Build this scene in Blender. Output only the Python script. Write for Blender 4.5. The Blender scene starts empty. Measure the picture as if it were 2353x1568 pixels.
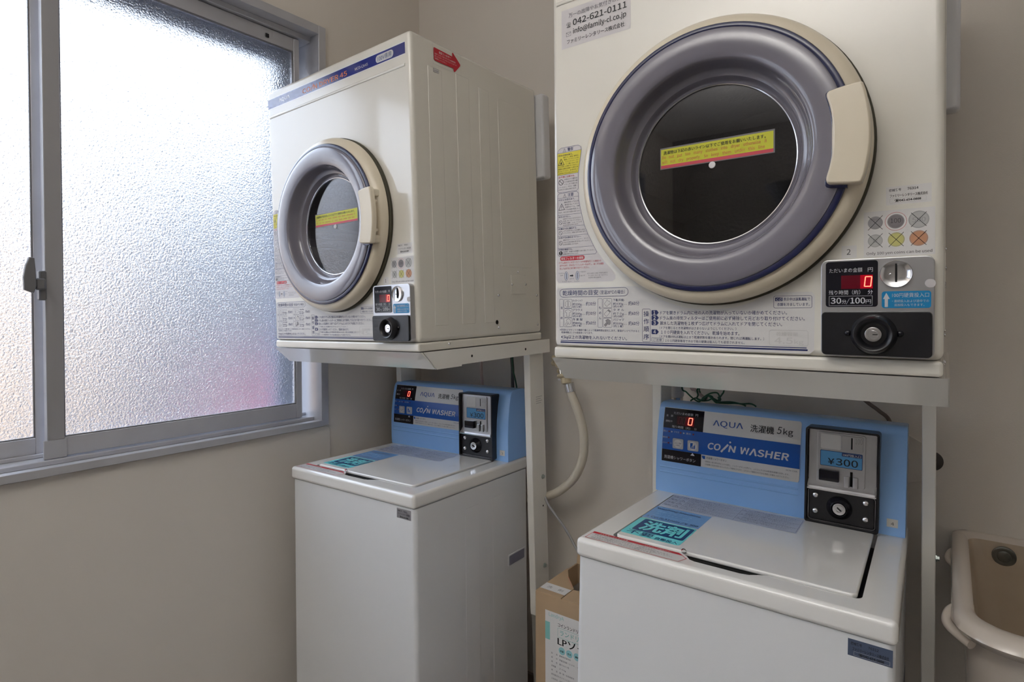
import bpy, bmesh, math, random
from mathutils import Matrix, Vector
sc = bpy.context.scene
C = sc.collection
random.seed(3)
PI = math.pi
H0 = 1.30                                   # camera height above the floor

# ------------------------------------------------------------------ camera, light, exposure
a, p, r = map(math.radians, (36.8625, 0.7699, -0.227))
F = Vector((-math.sin(a), math.cos(a), 0)); R = Vector((math.cos(a), math.sin(a), 0)); U = Vector((0, 0, 1))
F2 = F*math.cos(p) - U*math.sin(p); U2 = U*math.cos(p) + F*math.sin(p)
R3 = R*math.cos(r) + U2*math.sin(r); U3 = U2*math.cos(r) - R*math.sin(r)
cd = bpy.data.cameras.new('camera'); cam = bpy.data.objects.new('camera', cd); C.objects.link(cam)
cd.sensor_width = 36; cd.sensor_fit = 'HORIZONTAL'
cd.lens = 1339.6/2353*36; cd.shift_y = -52.7/2353; cd.clip_start = 0.02
mw = Matrix((R3, U3, -F2)).transposed().to_4x4(); mw.translation = (0, 0, H0)
cam.matrix_world = mw
sc.camera = cam

w = bpy.data.worlds.new('sky'); sc.world = w; w.use_nodes = True
nt = w.node_tree; nt.nodes.clear()
o = nt.nodes.new('ShaderNodeOutputWorld'); bg = nt.nodes.new('ShaderNodeBackground')
tc = nt.nodes.new('ShaderNodeTexCoord'); sp = nt.nodes.new('ShaderNodeSeparateXYZ'); cr = nt.nodes.new('ShaderNodeValToRGB')
nt.links.new(tc.outputs['Generated'], sp.inputs[0]); nt.links.new(sp.outputs['Z'], cr.inputs[0])
nt.links.new(cr.outputs[0], bg.inputs[0]); nt.links.new(bg.outputs[0], o.inputs[0])
e = cr.color_ramp.elements
e[0].position = 0.0; e[0].color = (0.47, 0.50, 0.55, 1); e[1].position = 0.8; e[1].color = (0.80, 0.93, 1.15, 1)
x = cr.color_ramp.elements.new(0.3); x.color = (0.57, 0.64, 0.74, 1)
bg.inputs[1].default_value = 3.4

sc.view_settings.view_transform = 'Standard'; sc.view_settings.look = 'None'
sc.view_settings.gamma = 1; sc.view_settings.use_curve_mapping = False
sc.view_settings.exposure = 1.17
sc.cycles.diffuse_bounces = 7; sc.cycles.max_bounces = 14; sc.cycles.transmission_bounces = 10
sc.cycles.sample_clamp_indirect = 12
sc.cycles.blur_glossy = 0.6

# added fill light, unseen behind the camera, bounced off the ceiling
fill_light = bpy.data.lights.new('bounce_fill', 'AREA'); fill_light.shape = 'DISK'; fill_light.size = 0.24
fill_light.energy = 25; fill_light.color = (1.0, 0.985, 0.97)
lo = bpy.data.objects.new('bounce_fill', fill_light); C.objects.link(lo); lo.location = (-0.50, -0.90, 1.80); lo.rotation_euler = (math.radians(180), 0, 0)

# ------------------------------------------------------------------ materials
MATS = {}
def mat(name, col, rough=0.4, metal=0.0, spec=0.5, coat=0.0, coat_r=0.1, bump=None, noise=None, emit=None, trans=0.0, ior=1.45, sheen=0):
    if name in MATS: return MATS[name]
    m = bpy.data.materials.new(name); m.use_nodes = True; nt = m.node_tree; b = nt.nodes['Principled BSDF']
    b.inputs['Base Color'].default_value = (*col, 1); b.inputs['Roughness'].default_value = rough
    b.inputs['Metallic'].default_value = metal; b.inputs['Specular IOR Level'].default_value = spec
    b.inputs['Coat Weight'].default_value = coat; b.inputs['Coat Roughness'].default_value = coat_r
    b.inputs['IOR'].default_value = ior; b.inputs['Transmission Weight'].default_value = trans
    if emit: b.inputs['Emission Color'].default_value = (*emit[0], 1); b.inputs['Emission Strength'].default_value = emit[1]
    tcn = nt.nodes.new('ShaderNodeTexCoord')
    if bump:
        n = nt.nodes.new('ShaderNodeTexNoise'); n.inputs['Scale'].default_value = bump[0]; n.inputs['Detail'].default_value = 3
        bp = nt.nodes.new('ShaderNodeBump'); bp.inputs['Strength'].default_value = bump[1]; bp.inputs['Distance'].default_value = bump[2]
        nt.links.new(tcn.outputs['Object'], n.inputs['Vector']); nt.links.new(n.outputs['Fac'], bp.inputs['Height']); nt.links.new(bp.outputs[0], b.inputs['Normal'])
        if coat: nt.links.new(bp.outputs[0], b.inputs['Coat Normal'])
    if noise:
        n = nt.nodes.new('ShaderNodeTexNoise'); n.inputs['Scale'].default_value = noise[0]; n.inputs['Detail'].default_value = 5
        mx = nt.nodes.new('ShaderNodeMix'); mx.data_type = 'RGBA'
        mx.inputs[6].default_value = (*col, 1); mx.inputs[7].default_value = (*noise[1], 1)
        rmp = nt.nodes.new('ShaderNodeMapRange'); rmp.inputs[1].default_value = 0.4; rmp.inputs[2].default_value = 0.7
        nt.links.new(tcn.outputs['Object'], n.inputs['Vector']); nt.links.new(n.outputs['Fac'], rmp.inputs[0])
        nt.links.new(rmp.outputs[0], mx.inputs[0]); nt.links.new(mx.outputs[2], b.inputs['Base Color'])
    MATS[name] = m
    return m
ENAMEL = mat('dryer_enamel', (0.76, 0.73, 0.66), 0.30, coat=0.9, coat_r=0.075, bump=(160, 0.03, 0.001), noise=(3, (0.745, 0.72, 0.65)))
ENAMEL2 = mat('stand_enamel', (0.84, 0.82, 0.77), 0.22, coat=1.0, coat_r=0.05, noise=(4, (0.82, 0.805, 0.755)))
WPLAST = mat('washer_plastic', (0.82, 0.81, 0.79), 0.16, coat=0.6, coat_r=0.04, noise=(3, (0.805, 0.795, 0.775)))
WBODY = mat('washer_body', (0.75, 0.76, 0.78), 0.42, coat=0.15, coat_r=0.3, bump=(300, 0.04, 0.001), noise=(3, (0.735, 0.75, 0.77)))
CREAM = mat('cream_plastic', (0.74, 0.66, 0.52), 0.28, coat=0.4, coat_r=0.15, noise=(8, (0.72, 0.64, 0.50)))
LENS = mat('smoky_violet_plastic', (0.19, 0.18, 0.215), 0.16, coat=1.0, coat_r=0.04, noise=(2, (0.20, 0.19, 0.23)))
NAVY = mat('navy_trim', (0.012, 0.016, 0.07), 0.18, coat=0.6)
GASKET = mat('gasket_rubber', (0.06, 0.055, 0.035), 0.6)
DRUM = mat('drum_metal', (0.045, 0.045, 0.06), 0.45, metal=0.6, bump=(140, 0.5, 0.003))
BLUE = mat('blue_plastic', (0.29, 0.53, 0.95), 0.24, coat=0.4, coat_r=0.1, bump=(500, 0.05, 0.0006), noise=(5, (0.28, 0.52, 0.93)))
ALU = mat('brushed_aluminium', (0.56, 0.56, 0.58), 0.30, metal=0.9, bump=(200, 0.04, 0.0005), noise=(20, (0.53, 0.53, 0.55)))
CHROME = mat('chrome', (0.75, 0.75, 0.77), 0.14, metal=1.0)
BLACK = mat('black_plastic', (0.008, 0.008, 0.011), 0.32, coat=0.2, bump=(900, 0.15, 0.0004), noise=(30, (0.012, 0.012, 0.015)))
BLACKG = mat('black_gloss', (0.006, 0.006, 0.012), 0.12)
VOID = mat('slot_void', (0.003, 0.003, 0.003), 0.8)
FRAME = mat('window_aluminium', (0.50, 0.50, 0.53), 0.30, metal=0.35, bump=(60, 0.05, 0.001), noise=(12, (0.46, 0.46, 0.49)))
LOCKM = mat('lock_grey', (0.16, 0.155, 0.16), 0.45, noise=(20, (0.14, 0.14, 0.145)))
PLASTICW = mat('duct_white', (0.70, 0.70, 0.72), 0.4)
WALL = mat('vinyl_wallcloth', (0.70, 0.65, 0.59), 0.75, spec=0.25, bump=(420, 0.25, 0.001), noise=(1.6, (0.675, 0.625, 0.565)))
WALL2 = mat('painted_wall', (0.74, 0.71, 0.67), 0.75, spec=0.25, bump=(300, 0.2, 0.001), noise=(1.6, (0.72, 0.69, 0.65)))
CEIL = mat('ceiling_paint', (0.80, 0.78, 0.75), 0.8, bump=(200, 0.2, 0.001), noise=(2, (0.68, 0.66, 0.62)))
FLOOR = mat('floor_vinyl', (0.22, 0.205, 0.19), 0.5, bump=(80, 0.1, 0.001), noise=(4, (0.18, 0.17, 0.155)))
BOARD = mat('wall_board', (0.68, 0.64, 0.595), 0.55, spec=0.3, bump=(300, 0.08, 0.001), noise=(2, (0.66, 0.62, 0.575)))
CARD = mat('cardboard', (0.44, 0.31, 0.19), 0.8, bump=(180, 0.2, 0.001), noise=(9, (0.40, 0.28, 0.17)))
CERAMIC = mat('sink_ceramic', (0.60, 0.54, 0.48), 0.16, coat=0.5, noise=(2.5, (0.57, 0.50, 0.43)))
CERAMICIN = mat('sink_ceramic_inside', (0.44, 0.36, 0.27), 0.35, coat=0.2, noise=(5, (0.36, 0.28, 0.20)))  # browner, darker and rougher than the outside of the basin
HOSE = mat('cream_hose', (0.60, 0.55, 0.46), 0.45, noise=(30, (0.56, 0.51, 0.42)))
TAPC = mat('tap_cream', (0.62, 0.54, 0.38), 0.4, noise=(20, (0.57, 0.49, 0.34)))
GREEN = mat('green_wire', (0.006, 0.075, 0.035), 0.35)
PINKC = mat('pinkish_cable', (0.42, 0.32, 0.30), 0.5)
DARKC = mat('dark_cable', (0.05, 0.05, 0.052), 0.5)
GREYC = mat('grey_cord', (0.36, 0.36, 0.36), 0.5)
BROWNC = mat('brown_cable', (0.20, 0.15, 0.125), 0.55)
# print inks
def ink(n, c, rough=0.4, **k): return mat('ink_'+n, c, rough, **k)
I_NAVY = ink('navy', (0.02, 0.03, 0.13)); I_BLK = ink('black', (0.012, 0.012, 0.014)); I_GREY = ink('grey', (0.10, 0.10, 0.12))
I_RED = ink('red', (0.55, 0.012, 0.03)); I_YEL = ink('yellow', (0.75, 0.66, 0.06)); I_WHT = ink('white', (0.72, 0.70, 0.70), 0.45)
I_LBL = ink('label_white', (0.68, 0.665, 0.655), 0.35); I_LILAC = ink('label_lilac', (0.66, 0.63, 0.64), 0.4); I_BLUE = ink('blue', (0.006, 0.09, 0.42), 0.3); I_SKY = ink('sky', (0.10, 0.33, 0.62), 0.3)
I_CYAN = ink('cyan_blue', (0.01, 0.22, 0.47), 0.3); I_MINT = ink('mint', (0.16, 0.70, 0.74), 0.3); I_TEAL = ink('navy_teal', (0.01, 0.06, 0.20), 0.3)
I_ORG = ink('orange', (0.70, 0.19, 0.05), 0.4); I_SIL = ink('silver', (0.62, 0.62, 0.64), 0.3, metal=0.3); I_BAND = ink('band_blue', (0.008, 0.018, 0.20), 0.15, coat=0.8, coat_r=0.03)
I_BW = ink('band_white', (0.85, 0.86, 0.88), 0.1, coat=1.0, coat_r=0.03)
I_DRED = ink('notice_red', (0.62, 0.07, 0.10)); I_YG = ink('notice_yellow', (0.60, 0.60, 0.03)); I_ROSE = ink('notice_rose', (0.60, 0.17, 0.06))
I_CLR = ink('laminate_edge', (0.20, 0.19, 0.20), 0.3); I_GHOST = ink('ghost', (0.655, 0.64, 0.63), 0.12, coat=1.0)
I_C1 = ink('coin_grey', (0.33, 0.32, 0.33)); I_C2 = ink('coin_dark', (0.22, 0.20, 0.21)); I_C3 = ink('coin_pale', (0.46, 0.46, 0.45)); I_CY = ink('coin_yellow', (0.58, 0.55, 0.20)); I_CO = ink('coin_orange', (0.56, 0.28, 0.16)); I_CD = ink('coin_mark', (0.09, 0.08, 0.09))
I_STEEL = ink('steel_sticker', (0.36, 0.36, 0.40), 0.3, metal=0.5); I_SLATE = ink('slate_sticker', (0.10, 0.13, 0.21), 0.3, metal=0.3); I_SLATE2 = ink('slate_light', (0.16, 0.19, 0.28), 0.3)
I_PALEB = ink('pale_blue', (0.53, 0.56, 0.66), 0.3); I_LITE = ink('light_text', (0.55, 0.55, 0.58)); I_TEALT = ink('box_teal', (0.22, 0.50, 0.47)); I_BUB = ink('bubble', (0.30, 0.58, 0.62))
I_DKRED = ink('led_off', (0.035, 0.002, 0.006), 0.1); I_LEDBG = ink('led_glow', (0.10, 0.0, 0.005), 0.1, emit=((0.5, 0.0, 0.01), 0.26)); I_LEDBG2 = ink('led_glow_dim', (0.05, 0.0, 0.005), 0.1, emit=((0.25, 0.0, 0.01), 0.07))
I_LED = ink('led', (1, 0.1, 0.05), 0.3, emit=((1.0, 0.10, 0.06), 2.6)); I_DOT = ink('red_dot', (0.12, 0.004, 0.02))

# ------------------------------------------------------------------ object helpers
def prop(o, label=None, cat=None, group=None, kind=None):
    if label: o['label'] = label
    if cat: o['category'] = cat
    if group: o['group'] = group
    if kind: o['kind'] = kind
    return o
def empty(name, M=None, **k):
    o = bpy.data.objects.new(name, None); o.empty_display_size = 0.05; C.objects.link(o)
    if M is not None: o.matrix_world = M
    return prop(o, **k)
def link(name, me, parent=None, off=(0, 0, 0), smooth=None, **k):
    if smooth:
        for pl in me.polygons: pl.use_smooth = True
        me.set_sharp_from_angle(angle=math.radians(smooth))
    o = bpy.data.objects.new(name, me); C.objects.link(o); o.location = off
    if parent: o.parent = parent
    if smooth:
        wn = o.modifiers.new('even_shading', 'WEIGHTED_NORMAL'); wn.keep_sharp = True; wn.weight = 60
    return prop(o, **k)
def fin(name, bm, m, parent=None, off=(0, 0, 0), smooth=None, **k):
    me = bpy.data.meshes.new(name); bmesh.ops.recalc_face_normals(bm, faces=bm.faces); bm.to_mesh(me); bm.free()
    for mm in (m if isinstance(m, (list, tuple)) else [m]): me.materials.append(mm)
    return link(name, me, parent, off, smooth, **k)
def bx(bm, x0, x1, y0, y1, z0, z1, bev=0, seg=2, M=None, edges=None):
    vs = bmesh.ops.create_cube(bm, size=1)['verts']
    for v in vs: v.co = Vector((x0+(v.co.x+.5)*(x1-x0), y0+(v.co.y+.5)*(y1-y0), z0+(v.co.z+.5)*(z1-z0)))
    if bev:
        es = list({e for v in vs for e in v.link_edges})
        if edges == 'z': es = [e for e in es if abs((e.verts[0].co-e.verts[1].co).z) > 1e-5 and abs((e.verts[0].co-e.verts[1].co).x) < 1e-5 and abs((e.verts[0].co-e.verts[1].co).y) < 1e-5]
        if edges == 'y': es = [e for e in es if abs((e.verts[0].co-e.verts[1].co).x) < 1e-5 and abs((e.verts[0].co-e.verts[1].co).z) < 1e-5]
        vs = list({v for f in bmesh.ops.bevel(bm, geom=es, offset=bev, segments=seg, affect='EDGES', profile=0.5)['faces'] for v in f.verts} | {v for v in vs if v.is_valid})
    if M is not None: bmesh.ops.transform(bm, matrix=M, verts=[v for v in vs if v.is_valid])
    return bm
def box(name, x0, x1, y0, y1, z0, z1, m, parent=None, bev=0, seg=2, smooth=None, edges=None, **k):
    bm = bmesh.new(); bx(bm, x0, x1, y0, y1, z0, z1, bev, seg, edges=edges)
    return fin(name, bm, m, parent, smooth=smooth or (40 if bev else None), **k)
def lathe(bm, prof, cx, cz, seg=96, a0=0, a1=2*PI, fn=None):
    """profile (r, y) revolved about the Y axis through (cx, cz)"""
    full = abs(a1-a0-2*PI) < 1e-6; n = seg if full else seg+1
    rings = []
    for rr, y in prof:
        if rr < 1e-6: rings.append([bm.verts.new((cx, y, cz))]); continue
        rings.append([bm.verts.new((cx+rr*math.cos(a0+(a1-a0)*i/seg), y, cz+rr*math.sin(a0+(a1-a0)*i/seg))) for i in range(n)])
    for A, B in zip(rings, rings[1:]):
        for i in range(seg):
            j = (i+1) % n if full else i+1
            if len(A) == 1 and len(B) == 1: continue
            if len(A) == 1: bm.faces.new((A[0], B[i], B[j]))
            elif len(B) == 1: bm.faces.new((A[i], B[0], A[j]))
            else: bm.faces.new((A[i], B[i], B[j], A[j]))
    return bm
def lobj(name, prof, cx, cz, m, parent=None, seg=48, smooth=50, **k):
    return fin(name, lathe(bmesh.new(), prof, cx, cz, seg), m, parent, smooth=smooth, **k)
def inset(pts, d):
    """outline moved inwards by d, mitred at the corners"""
    n = len(pts); ar = sum(pts[i][0]*pts[(i+1) % n][1]-pts[(i+1) % n][0]*pts[i][1] for i in range(n)); sg = 1 if ar > 0 else -1
    out = []
    for i in range(n):
        p0, p1, p2 = Vector(pts[i-1]), Vector(pts[i]), Vector(pts[(i+1) % n])
        e1 = (p1-p0); e2 = (p2-p1)
        if e1.length < 1e-9: e1 = e2
        if e2.length < 1e-9: e2 = e1
        e1.normalize(); e2.normalize(); n1 = Vector((-e1.y, e1.x))*sg; n2 = Vector((-e2.y, e2.x))*sg
        m_ = n1+n2
        if m_.length < 1e-6: m_ = n1
        m_.normalize(); k = d/max(m_.dot(n1), .5); out.append((p1.x+m_.x*k, p1.y+m_.y*k))
    return out
def prism(bm, pts, d0, d1, axis='y', bev=0, seg=2):
    """polygon pts (2D) extruded along axis from d0 to d1, both rims rounded by bev"""
    f = {'y': lambda u, v, d: (u, d, v), 'x': lambda u, v, d: (d, u, v), 'z': lambda u, v, d: (u, v, d)}[axis]
    sd = 1 if d1 > d0 else -1
    prof = [(d0, 0), (d1, 0)]
    if bev:
        q = [(bev*(1-math.sin(.5*PI*k/seg)), bev*(1-math.cos(.5*PI*k/seg))) for k in range(seg+1)]   # (depth, inset) from face to side
        q = [(bev*(1-math.cos(.5*PI*k/seg)), bev*(1-math.sin(.5*PI*k/seg))) for k in range(seg+1)]
        prof = [(d0+sd*a_, b_) for a_, b_ in q]+[(d1-sd*a_, b_) for a_, b_ in q[::-1]]
    Ls = [[bm.verts.new(f(u, v, d)) for u, v in (inset(pts, b_) if b_ else pts)] for d, b_ in prof]
    n = len(pts); bm.faces.new(Ls[0]); bm.faces.new(Ls[-1][::-1])
    for A, B in zip(Ls, Ls[1:]):
        for i in range(n): bm.faces.new((A[i], B[i], B[(i+1) % n], A[(i+1) % n]))
    return bm
def rr(x0, x1, z0, z1, r, n=5):
    """rounded rectangle outline; r may be one radius or four (bl, br, tr, tl)"""
    if not isinstance(r, (tuple, list)): r = (r,)*4
    pts = []
    for (cx, cz, q, rad) in ((x0+r[0], z0+r[0], PI, r[0]), (x1-r[1], z0+r[1], 1.5*PI, r[1]), (x1-r[2], z1-r[2], 0, r[2]), (x0+r[3], z1-r[3], .5*PI, r[3])):
        if rad < 1e-6: pts.append((cx, cz)); continue
        for i in range(n+1):
            t = q + .5*PI*i/n; pts.append((cx+rad*math.cos(t), cz+rad*math.sin(t)))
    return pts
def smooth_path(P, n=8):
    P = [Vector(q) for q in P]; out = []
    for i in range(len(P)-1):
        a0 = P[max(i-1, 0)]; b0 = P[i]; c0 = P[i+1]; d0 = P[min(i+2, len(P)-1)]
        for k in range(n):
            t = k/n
            out.append(0.5*((2*b0)+(-a0+c0)*t+(2*a0-5*b0+4*c0-d0)*t*t+(-a0+3*b0-3*c0+d0)*t**3))
    out.append(P[-1]); return out
def tube(bm, P, rad, seg=10, n=8, sm=True):
    P = smooth_path(P, n) if sm else [Vector(q) for q in P]
    rads = rad if isinstance(rad, (list, tuple)) else None
    prev = None; rings = []; up = Vector((0.13, 0.31, 0.94)).normalized()
    for i, q in enumerate(P):
        t = (P[min(i+1, len(P)-1)]-P[max(i-1, 0)]).normalized()
        u = up - t*up.dot(t); u.normalize(); up = u; v = t.cross(u)
        rr_ = rads[min(int(i/(len(P)-1)*(len(rads)-1)+.5), len(rads)-1)] if rads else rad
        rings.append([bm.verts.new(q+rr_*(u*math.cos(2*PI*k/seg)+v*math.sin(2*PI*k/seg))) for k in range(seg)])
    for A, B in zip(rings, rings[1:]):
        for k in range(seg): bm.faces.new((A[k], A[(k+1) % seg], B[(k+1) % seg], B[k]))
    bm.faces.new(rings[0][::-1]); bm.faces.new(rings[-1])
    return bm
def boolean(me_bm, cutters):
    """difference of a bmesh by cutter bmeshes, evaluated to a plain mesh"""
    me = bpy.data.meshes.new('t'); bmesh.ops.recalc_face_normals(me_bm, faces=me_bm.faces); me_bm.to_mesh(me); me_bm.free()
    o = bpy.data.objects.new('t', me); C.objects.link(o); tmp = []
    for cb in cutters:
        cm = bpy.data.meshes.new('c'); bmesh.ops.recalc_face_normals(cb, faces=cb.faces); cb.to_mesh(cm); cb.free()
        co = bpy.data.objects.new('c', cm); C.objects.link(co); tmp.append(co)
        md = o.modifiers.new('b', 'BOOLEAN'); md.operation = 'DIFFERENCE'; md.object = co; md.solver = 'EXACT'
    dg = bpy.context.evaluated_depsgraph_get(); dg.update()
    out = bpy.data.meshes.new_from_object(o.evaluated_get(dg))
    for q in tmp+[o]: bpy.data.objects.remove(q)
    return out
def disc_pts(cx, cz, rx, rz=None, n=24): return [(cx+rx*math.cos(2*PI*i/n), cz+(rz or rx)*math.sin(2*PI*i/n)) for i in range(n)]

# ------------------------------------------------------------------ flat print (lettering on stickers and plates)
_tc = bpy.data.curves.new('type', 'FONT'); _to = bpy.data.objects.new('type', _tc); C.objects.link(_to)
_plain = _tc.font; _grot = None; _gk = 1.0
def _eval():
    bpy.context.view_layer.update(); dg = bpy.context.evaluated_depsgraph_get()
    me = bpy.data.meshes.new_from_object(_to.evaluated_get(dg))
    V = [(v.co.x, v.co.y) for v in me.vertices]; Fc = [tuple(pl.vertices) for pl in me.polygons]
    bpy.data.meshes.remove(me); return V, Fc
try:                                                     # Blender's own sans serif for latin rows, else its default typeface
    import os
    _grot = bpy.data.fonts.load(os.path.join(bpy.utils.system_resource('DATAFILES', path='fonts'), 'Noto Sans CJK Regular.woff2'))
    _tc.font = _grot; _tc.body = 'H'; V, Fc = _eval(); _gk = 0.70/max(v[1] for v in V); _tc.font = _plain
except Exception: _grot = None
_cache = {}
def glyphs(s, bold, shear):
    k = (s, bold, shear)
    if k not in _cache:
        lat = _grot is not None and all(ord(ch) < 0x400 for ch in s); f = _gk if lat else 1.0
        if lat: _tc.font = _grot
        _tc.body = s; _tc.offset = bold/f; _tc.shear = shear
        _tc.resolution_u = 2 if any(ord(ch) > 0x2fff for ch in s) else 4 if len(s) <= 4 else 3
        V, Fc = _eval(); V = [(u*f, v*f) for u, v in V]
        if lat: _tc.font = _plain
        xs = [v[0] for v in V] or [0, 1]; ys = [v[1] for v in V] or [0, 1]
        _cache[k] = (V, Fc, min(xs), max(xs), min(ys), max(ys))
    return _cache[k]
class Print:
    def __init__(self, fn, step=0.00016): self.fn = fn; self.V = []; self.F = []; self.I = []; self.M = []; self.step = step
    def mi(self, m):
        if m not in self.M: self.M.append(m)
        return self.M.index(m)
    def add(self, P, Fc, m, layer):
        b = len(self.V); h = self.step*(layer+1); i = self.mi(m)
        self.V += [self.fn(u, v, h) for u, v in P]
        for f in Fc: self.F.append([b+k for k in f]); self.I.append(i)
    def poly(self, P, m, layer=0): self.add(P, [range(len(P))], m, layer); return self
    def rect(self, x0, x1, z0, z1, m, layer=0, r=0): return self.poly(rr(x0, x1, z0, z1, r) if r else [(x0, z0), (x1, z0), (x1, z1), (x0, z1)], m, layer)
    def outline(self, P, wd, m, layer=1, closed=True):
        n = len(P)
        for i in range(n if closed else n-1): self.line(*P[i], *P[(i+1) % n], wd, m, layer)
        return self
    def line(self, xa, za, xb, zb, wd, m, layer=1):
        dx, dz = xb-xa, zb-za; L = math.hypot(dx, dz)
        if L < 1e-9: return self
        nx, nz = -dz/L*wd/2, dx/L*wd/2; ex, ez = dx/L*wd*.3, dz/L*wd*.3
        return self.add([(xa-nx-ex, za-nz-ez), (xb-nx+ex, zb-nz+ez), (xb+nx+ex, zb+nz+ez), (xa+nx-ex, za+nz-ez)], [(0, 1, 2, 3)], m, layer)
    def disc(self, cx, cz, rx, m, layer=1, rz=None, n=28): return self.poly(disc_pts(cx, cz, rx, rz, n), m, layer)
    def ring(self, cx, cz, ra, rb, m, layer=1, n=28):
        A = disc_pts(cx, cz, ra, n=n); B = disc_pts(cx, cz, rb, n=n)
        return self.add(A+B, [(i, (i+1) % n, n+(i+1) % n, n+i) for i in range(n)], m, layer)
    def text(self, s, x0, x1, z0, z1, m, layer=1, bold=0, shear=0, solid=False):
        """lettering stretched exactly into the box"""
        if bold > .012 and not solid:                    # heavy strokes: the same row struck several times
            o_ = 0 if any(ord(ch) > 0x2fff for ch in s) else .006
            dx = bold*(z1-z0)*.9; self.text(s, x0, x1-dx, z0, z1, m, layer, o_, shear); self.text(s, x0+dx, x1, z0, z1, m, layer+.3, o_, shear)
            return self.text(s, x0+dx/2, x1-dx/2, z0+dx/2, z1, m, layer+.6, o_, shear)
        V, Fc, a0, a1, b0, b1 = glyphs(s, bold, shear); sx = (x1-x0)/(a1-a0); sz = (z1-z0)/(b1-b0)
        self.add([(x0+(u-a0)*sx, z0+(v-b0)*sz) for u, v in V], Fc, m, layer); return self
    def row(self, s, x0, x1, zb, em, m, layer=1, bold=0, shear=0):
        """baseline row: width fitted to x0..x1 (or natural when x1 is None), height em"""
        if bold > .012 and x1 is not None:
            lat = not any(ord(ch) > 0x2fff for ch in s); o_ = .010 if lat else 0
            dx = (bold-o_)*em*1.6; self.row(s, x0, x1-dx, zb, em, m, layer, o_, shear)
            if lat: self.row(s, x0+dx/2, x1-dx/2, zb+dx*.4, em, m, layer+.22, o_, shear); self.row(s, x0+dx/2, x1-dx/2, zb-dx*.4, em, m, layer+.44, o_, shear)
            return self.row(s, x0+dx, x1, zb, em, m, layer+.66, o_, shear)
        V, Fc, a0, a1, b0, b1 = glyphs(s, bold, shear); sx = (x1-x0)/(a1-a0) if x1 is not None else em
        self.add([(x0+(u-a0)*sx, zb+v*em) for u, v in V], Fc, m, layer); return self
    def build(self, name, parent, off=(0, 0, 0), **k):
        me = bpy.data.meshes.new(name); me.from_pydata(self.V, [], self.F)
        for m in self.M: me.materials.append(m)
        me.polygons.foreach_set('material_index', self.I)
        return link(name, me, parent, off, **k)

def M4(o_, cols, off=(0, 0, 0)):
    m = Matrix(cols).to_4x4(); b = m.to_3x3() @ Vector(off); m.translation = Vector(o_)+Vector((0, 0, H0))+b; return m

# ================================================================== THE SETTING
def struct(name, bm, m, **k): return fin(name, bm, m, kind='structure', **k)
bm = bmesh.new(); bx(bm, -1.85, 2.15, -2.75, 1.75, -0.10, 0.0); struct('floor', bm, FLOOR)
bm = bmesh.new(); bx(bm, -1.85, 2.15, -2.75, 1.75, 2.60, 2.70); struct('ceiling', bm, CEIL)
bm = bmesh.new(); bx(bm, -1.85, 2.15, 1.62, 1.74, 0.0, 2.60); struct('wall_back', bm, WALL)
bm = bmesh.new(); bx(bm, -1.85, 2.15, -2.72, -2.6, 0.0, 2.60); struct('wall_front', bm, mat('dim_front_wall', (0.34, 0.32, 0.30), 0.7, noise=(1.6, (0.31, 0.29, 0.27))))
bm = bmesh.new(); bx(bm, 2.0, 2.12, -2.6, 1.62, 0.0, 2.60); struct('wall_right', bm, WALL2)
t = math.radians(0.9866)
WM = Matrix.Translation((-1.67-math.tan(t)*1.2, 0, H0)) @ Matrix.Rotation(-t, 4, 'Z')
Y0, Y1, Z0, Z1 = -0.27, 1.187, -0.381, 0.937      # window opening, in the wall's own frame
bm = bmesh.new()
SH = -1.75                                        # second, equal window added further along, out of view, for more daylight
bx(bm, -0.15, 0, -2.75, Y0+SH, -1.3, 1.3); bx(bm, -0.15, 0, Y1+SH, Y0, Z0, Z1); bx(bm, -0.15, 0, Y1, 1.66, -1.3, 1.3)
bx(bm, -0.15, 0, Y0+SH, Y1, -1.3, Z0); bx(bm, -0.15, 0, Y0+SH, Y1, Z1, 1.3)
wl = struct('wall_left', bm, WALL); wl.matrix_world = WM
# thin board under the window, with its rounded corner
bm = bmesh.new(); prism(bm, rr(-0.9, 1.199, -1.29, -0.384, (0, 0, 0.02, 0)), 0.0, 0.004, 'x', bev=0.001, seg=1)
tr = struct('trim_1', bm, BOARD); tr.matrix_world = WM
bm = bmesh.new(); bx(bm, -1.665, 2.0, 1.608, 1.62, 0, 0.06); struct('baseboard_back', bm, mat('baseboard', (0.16, 0.13, 0.11), 0.5, noise=(6, (0.14, 0.115, 0.10))))

# frosted glass
FG = bpy.data.materials.new('frosted_pattern_glass'); FG.use_nodes = True; nt = FG.node_tree; b = nt.nodes['Principled BSDF']
b.inputs['Base Color'].default_value = (0.95, 0.97, 1, 1); b.inputs['Roughness'].default_value = 0.30; b.inputs['Transmission Weight'].default_value = 1; b.inputs['IOR'].default_value = 1.5
tcn = nt.nodes.new('ShaderNodeTexCoord'); n1 = nt.nodes.new('ShaderNodeTexNoise'); n1.inputs['Scale'].default_value = 190; n1.inputs['Detail'].default_value = 2.5; n1.inputs['Distortion'].default_value = 0.4
bp_ = nt.nodes.new('ShaderNodeBump'); bp_.inputs['Strength'].default_value = 0.9; bp_.inputs['Distance'].default_value = 0.0035
nt.links.new(tcn.outputs['Object'], n1.inputs['Vector']); nt.links.new(n1.outputs['Fac'], bp_.inputs['Height']); nt.links.new(bp_.outputs[0], b.inputs['Normal'])

win = empty('window_1', WM, kind='structure')
def wbox(name, x0, x1, y0, y1, z0, z1, m=FRAME, par=win, bev=0.0012, **k): return box(name, x0, x1, y0, y1, z0, z1, m, par, bev=bev, seg=1, **k)
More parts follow.
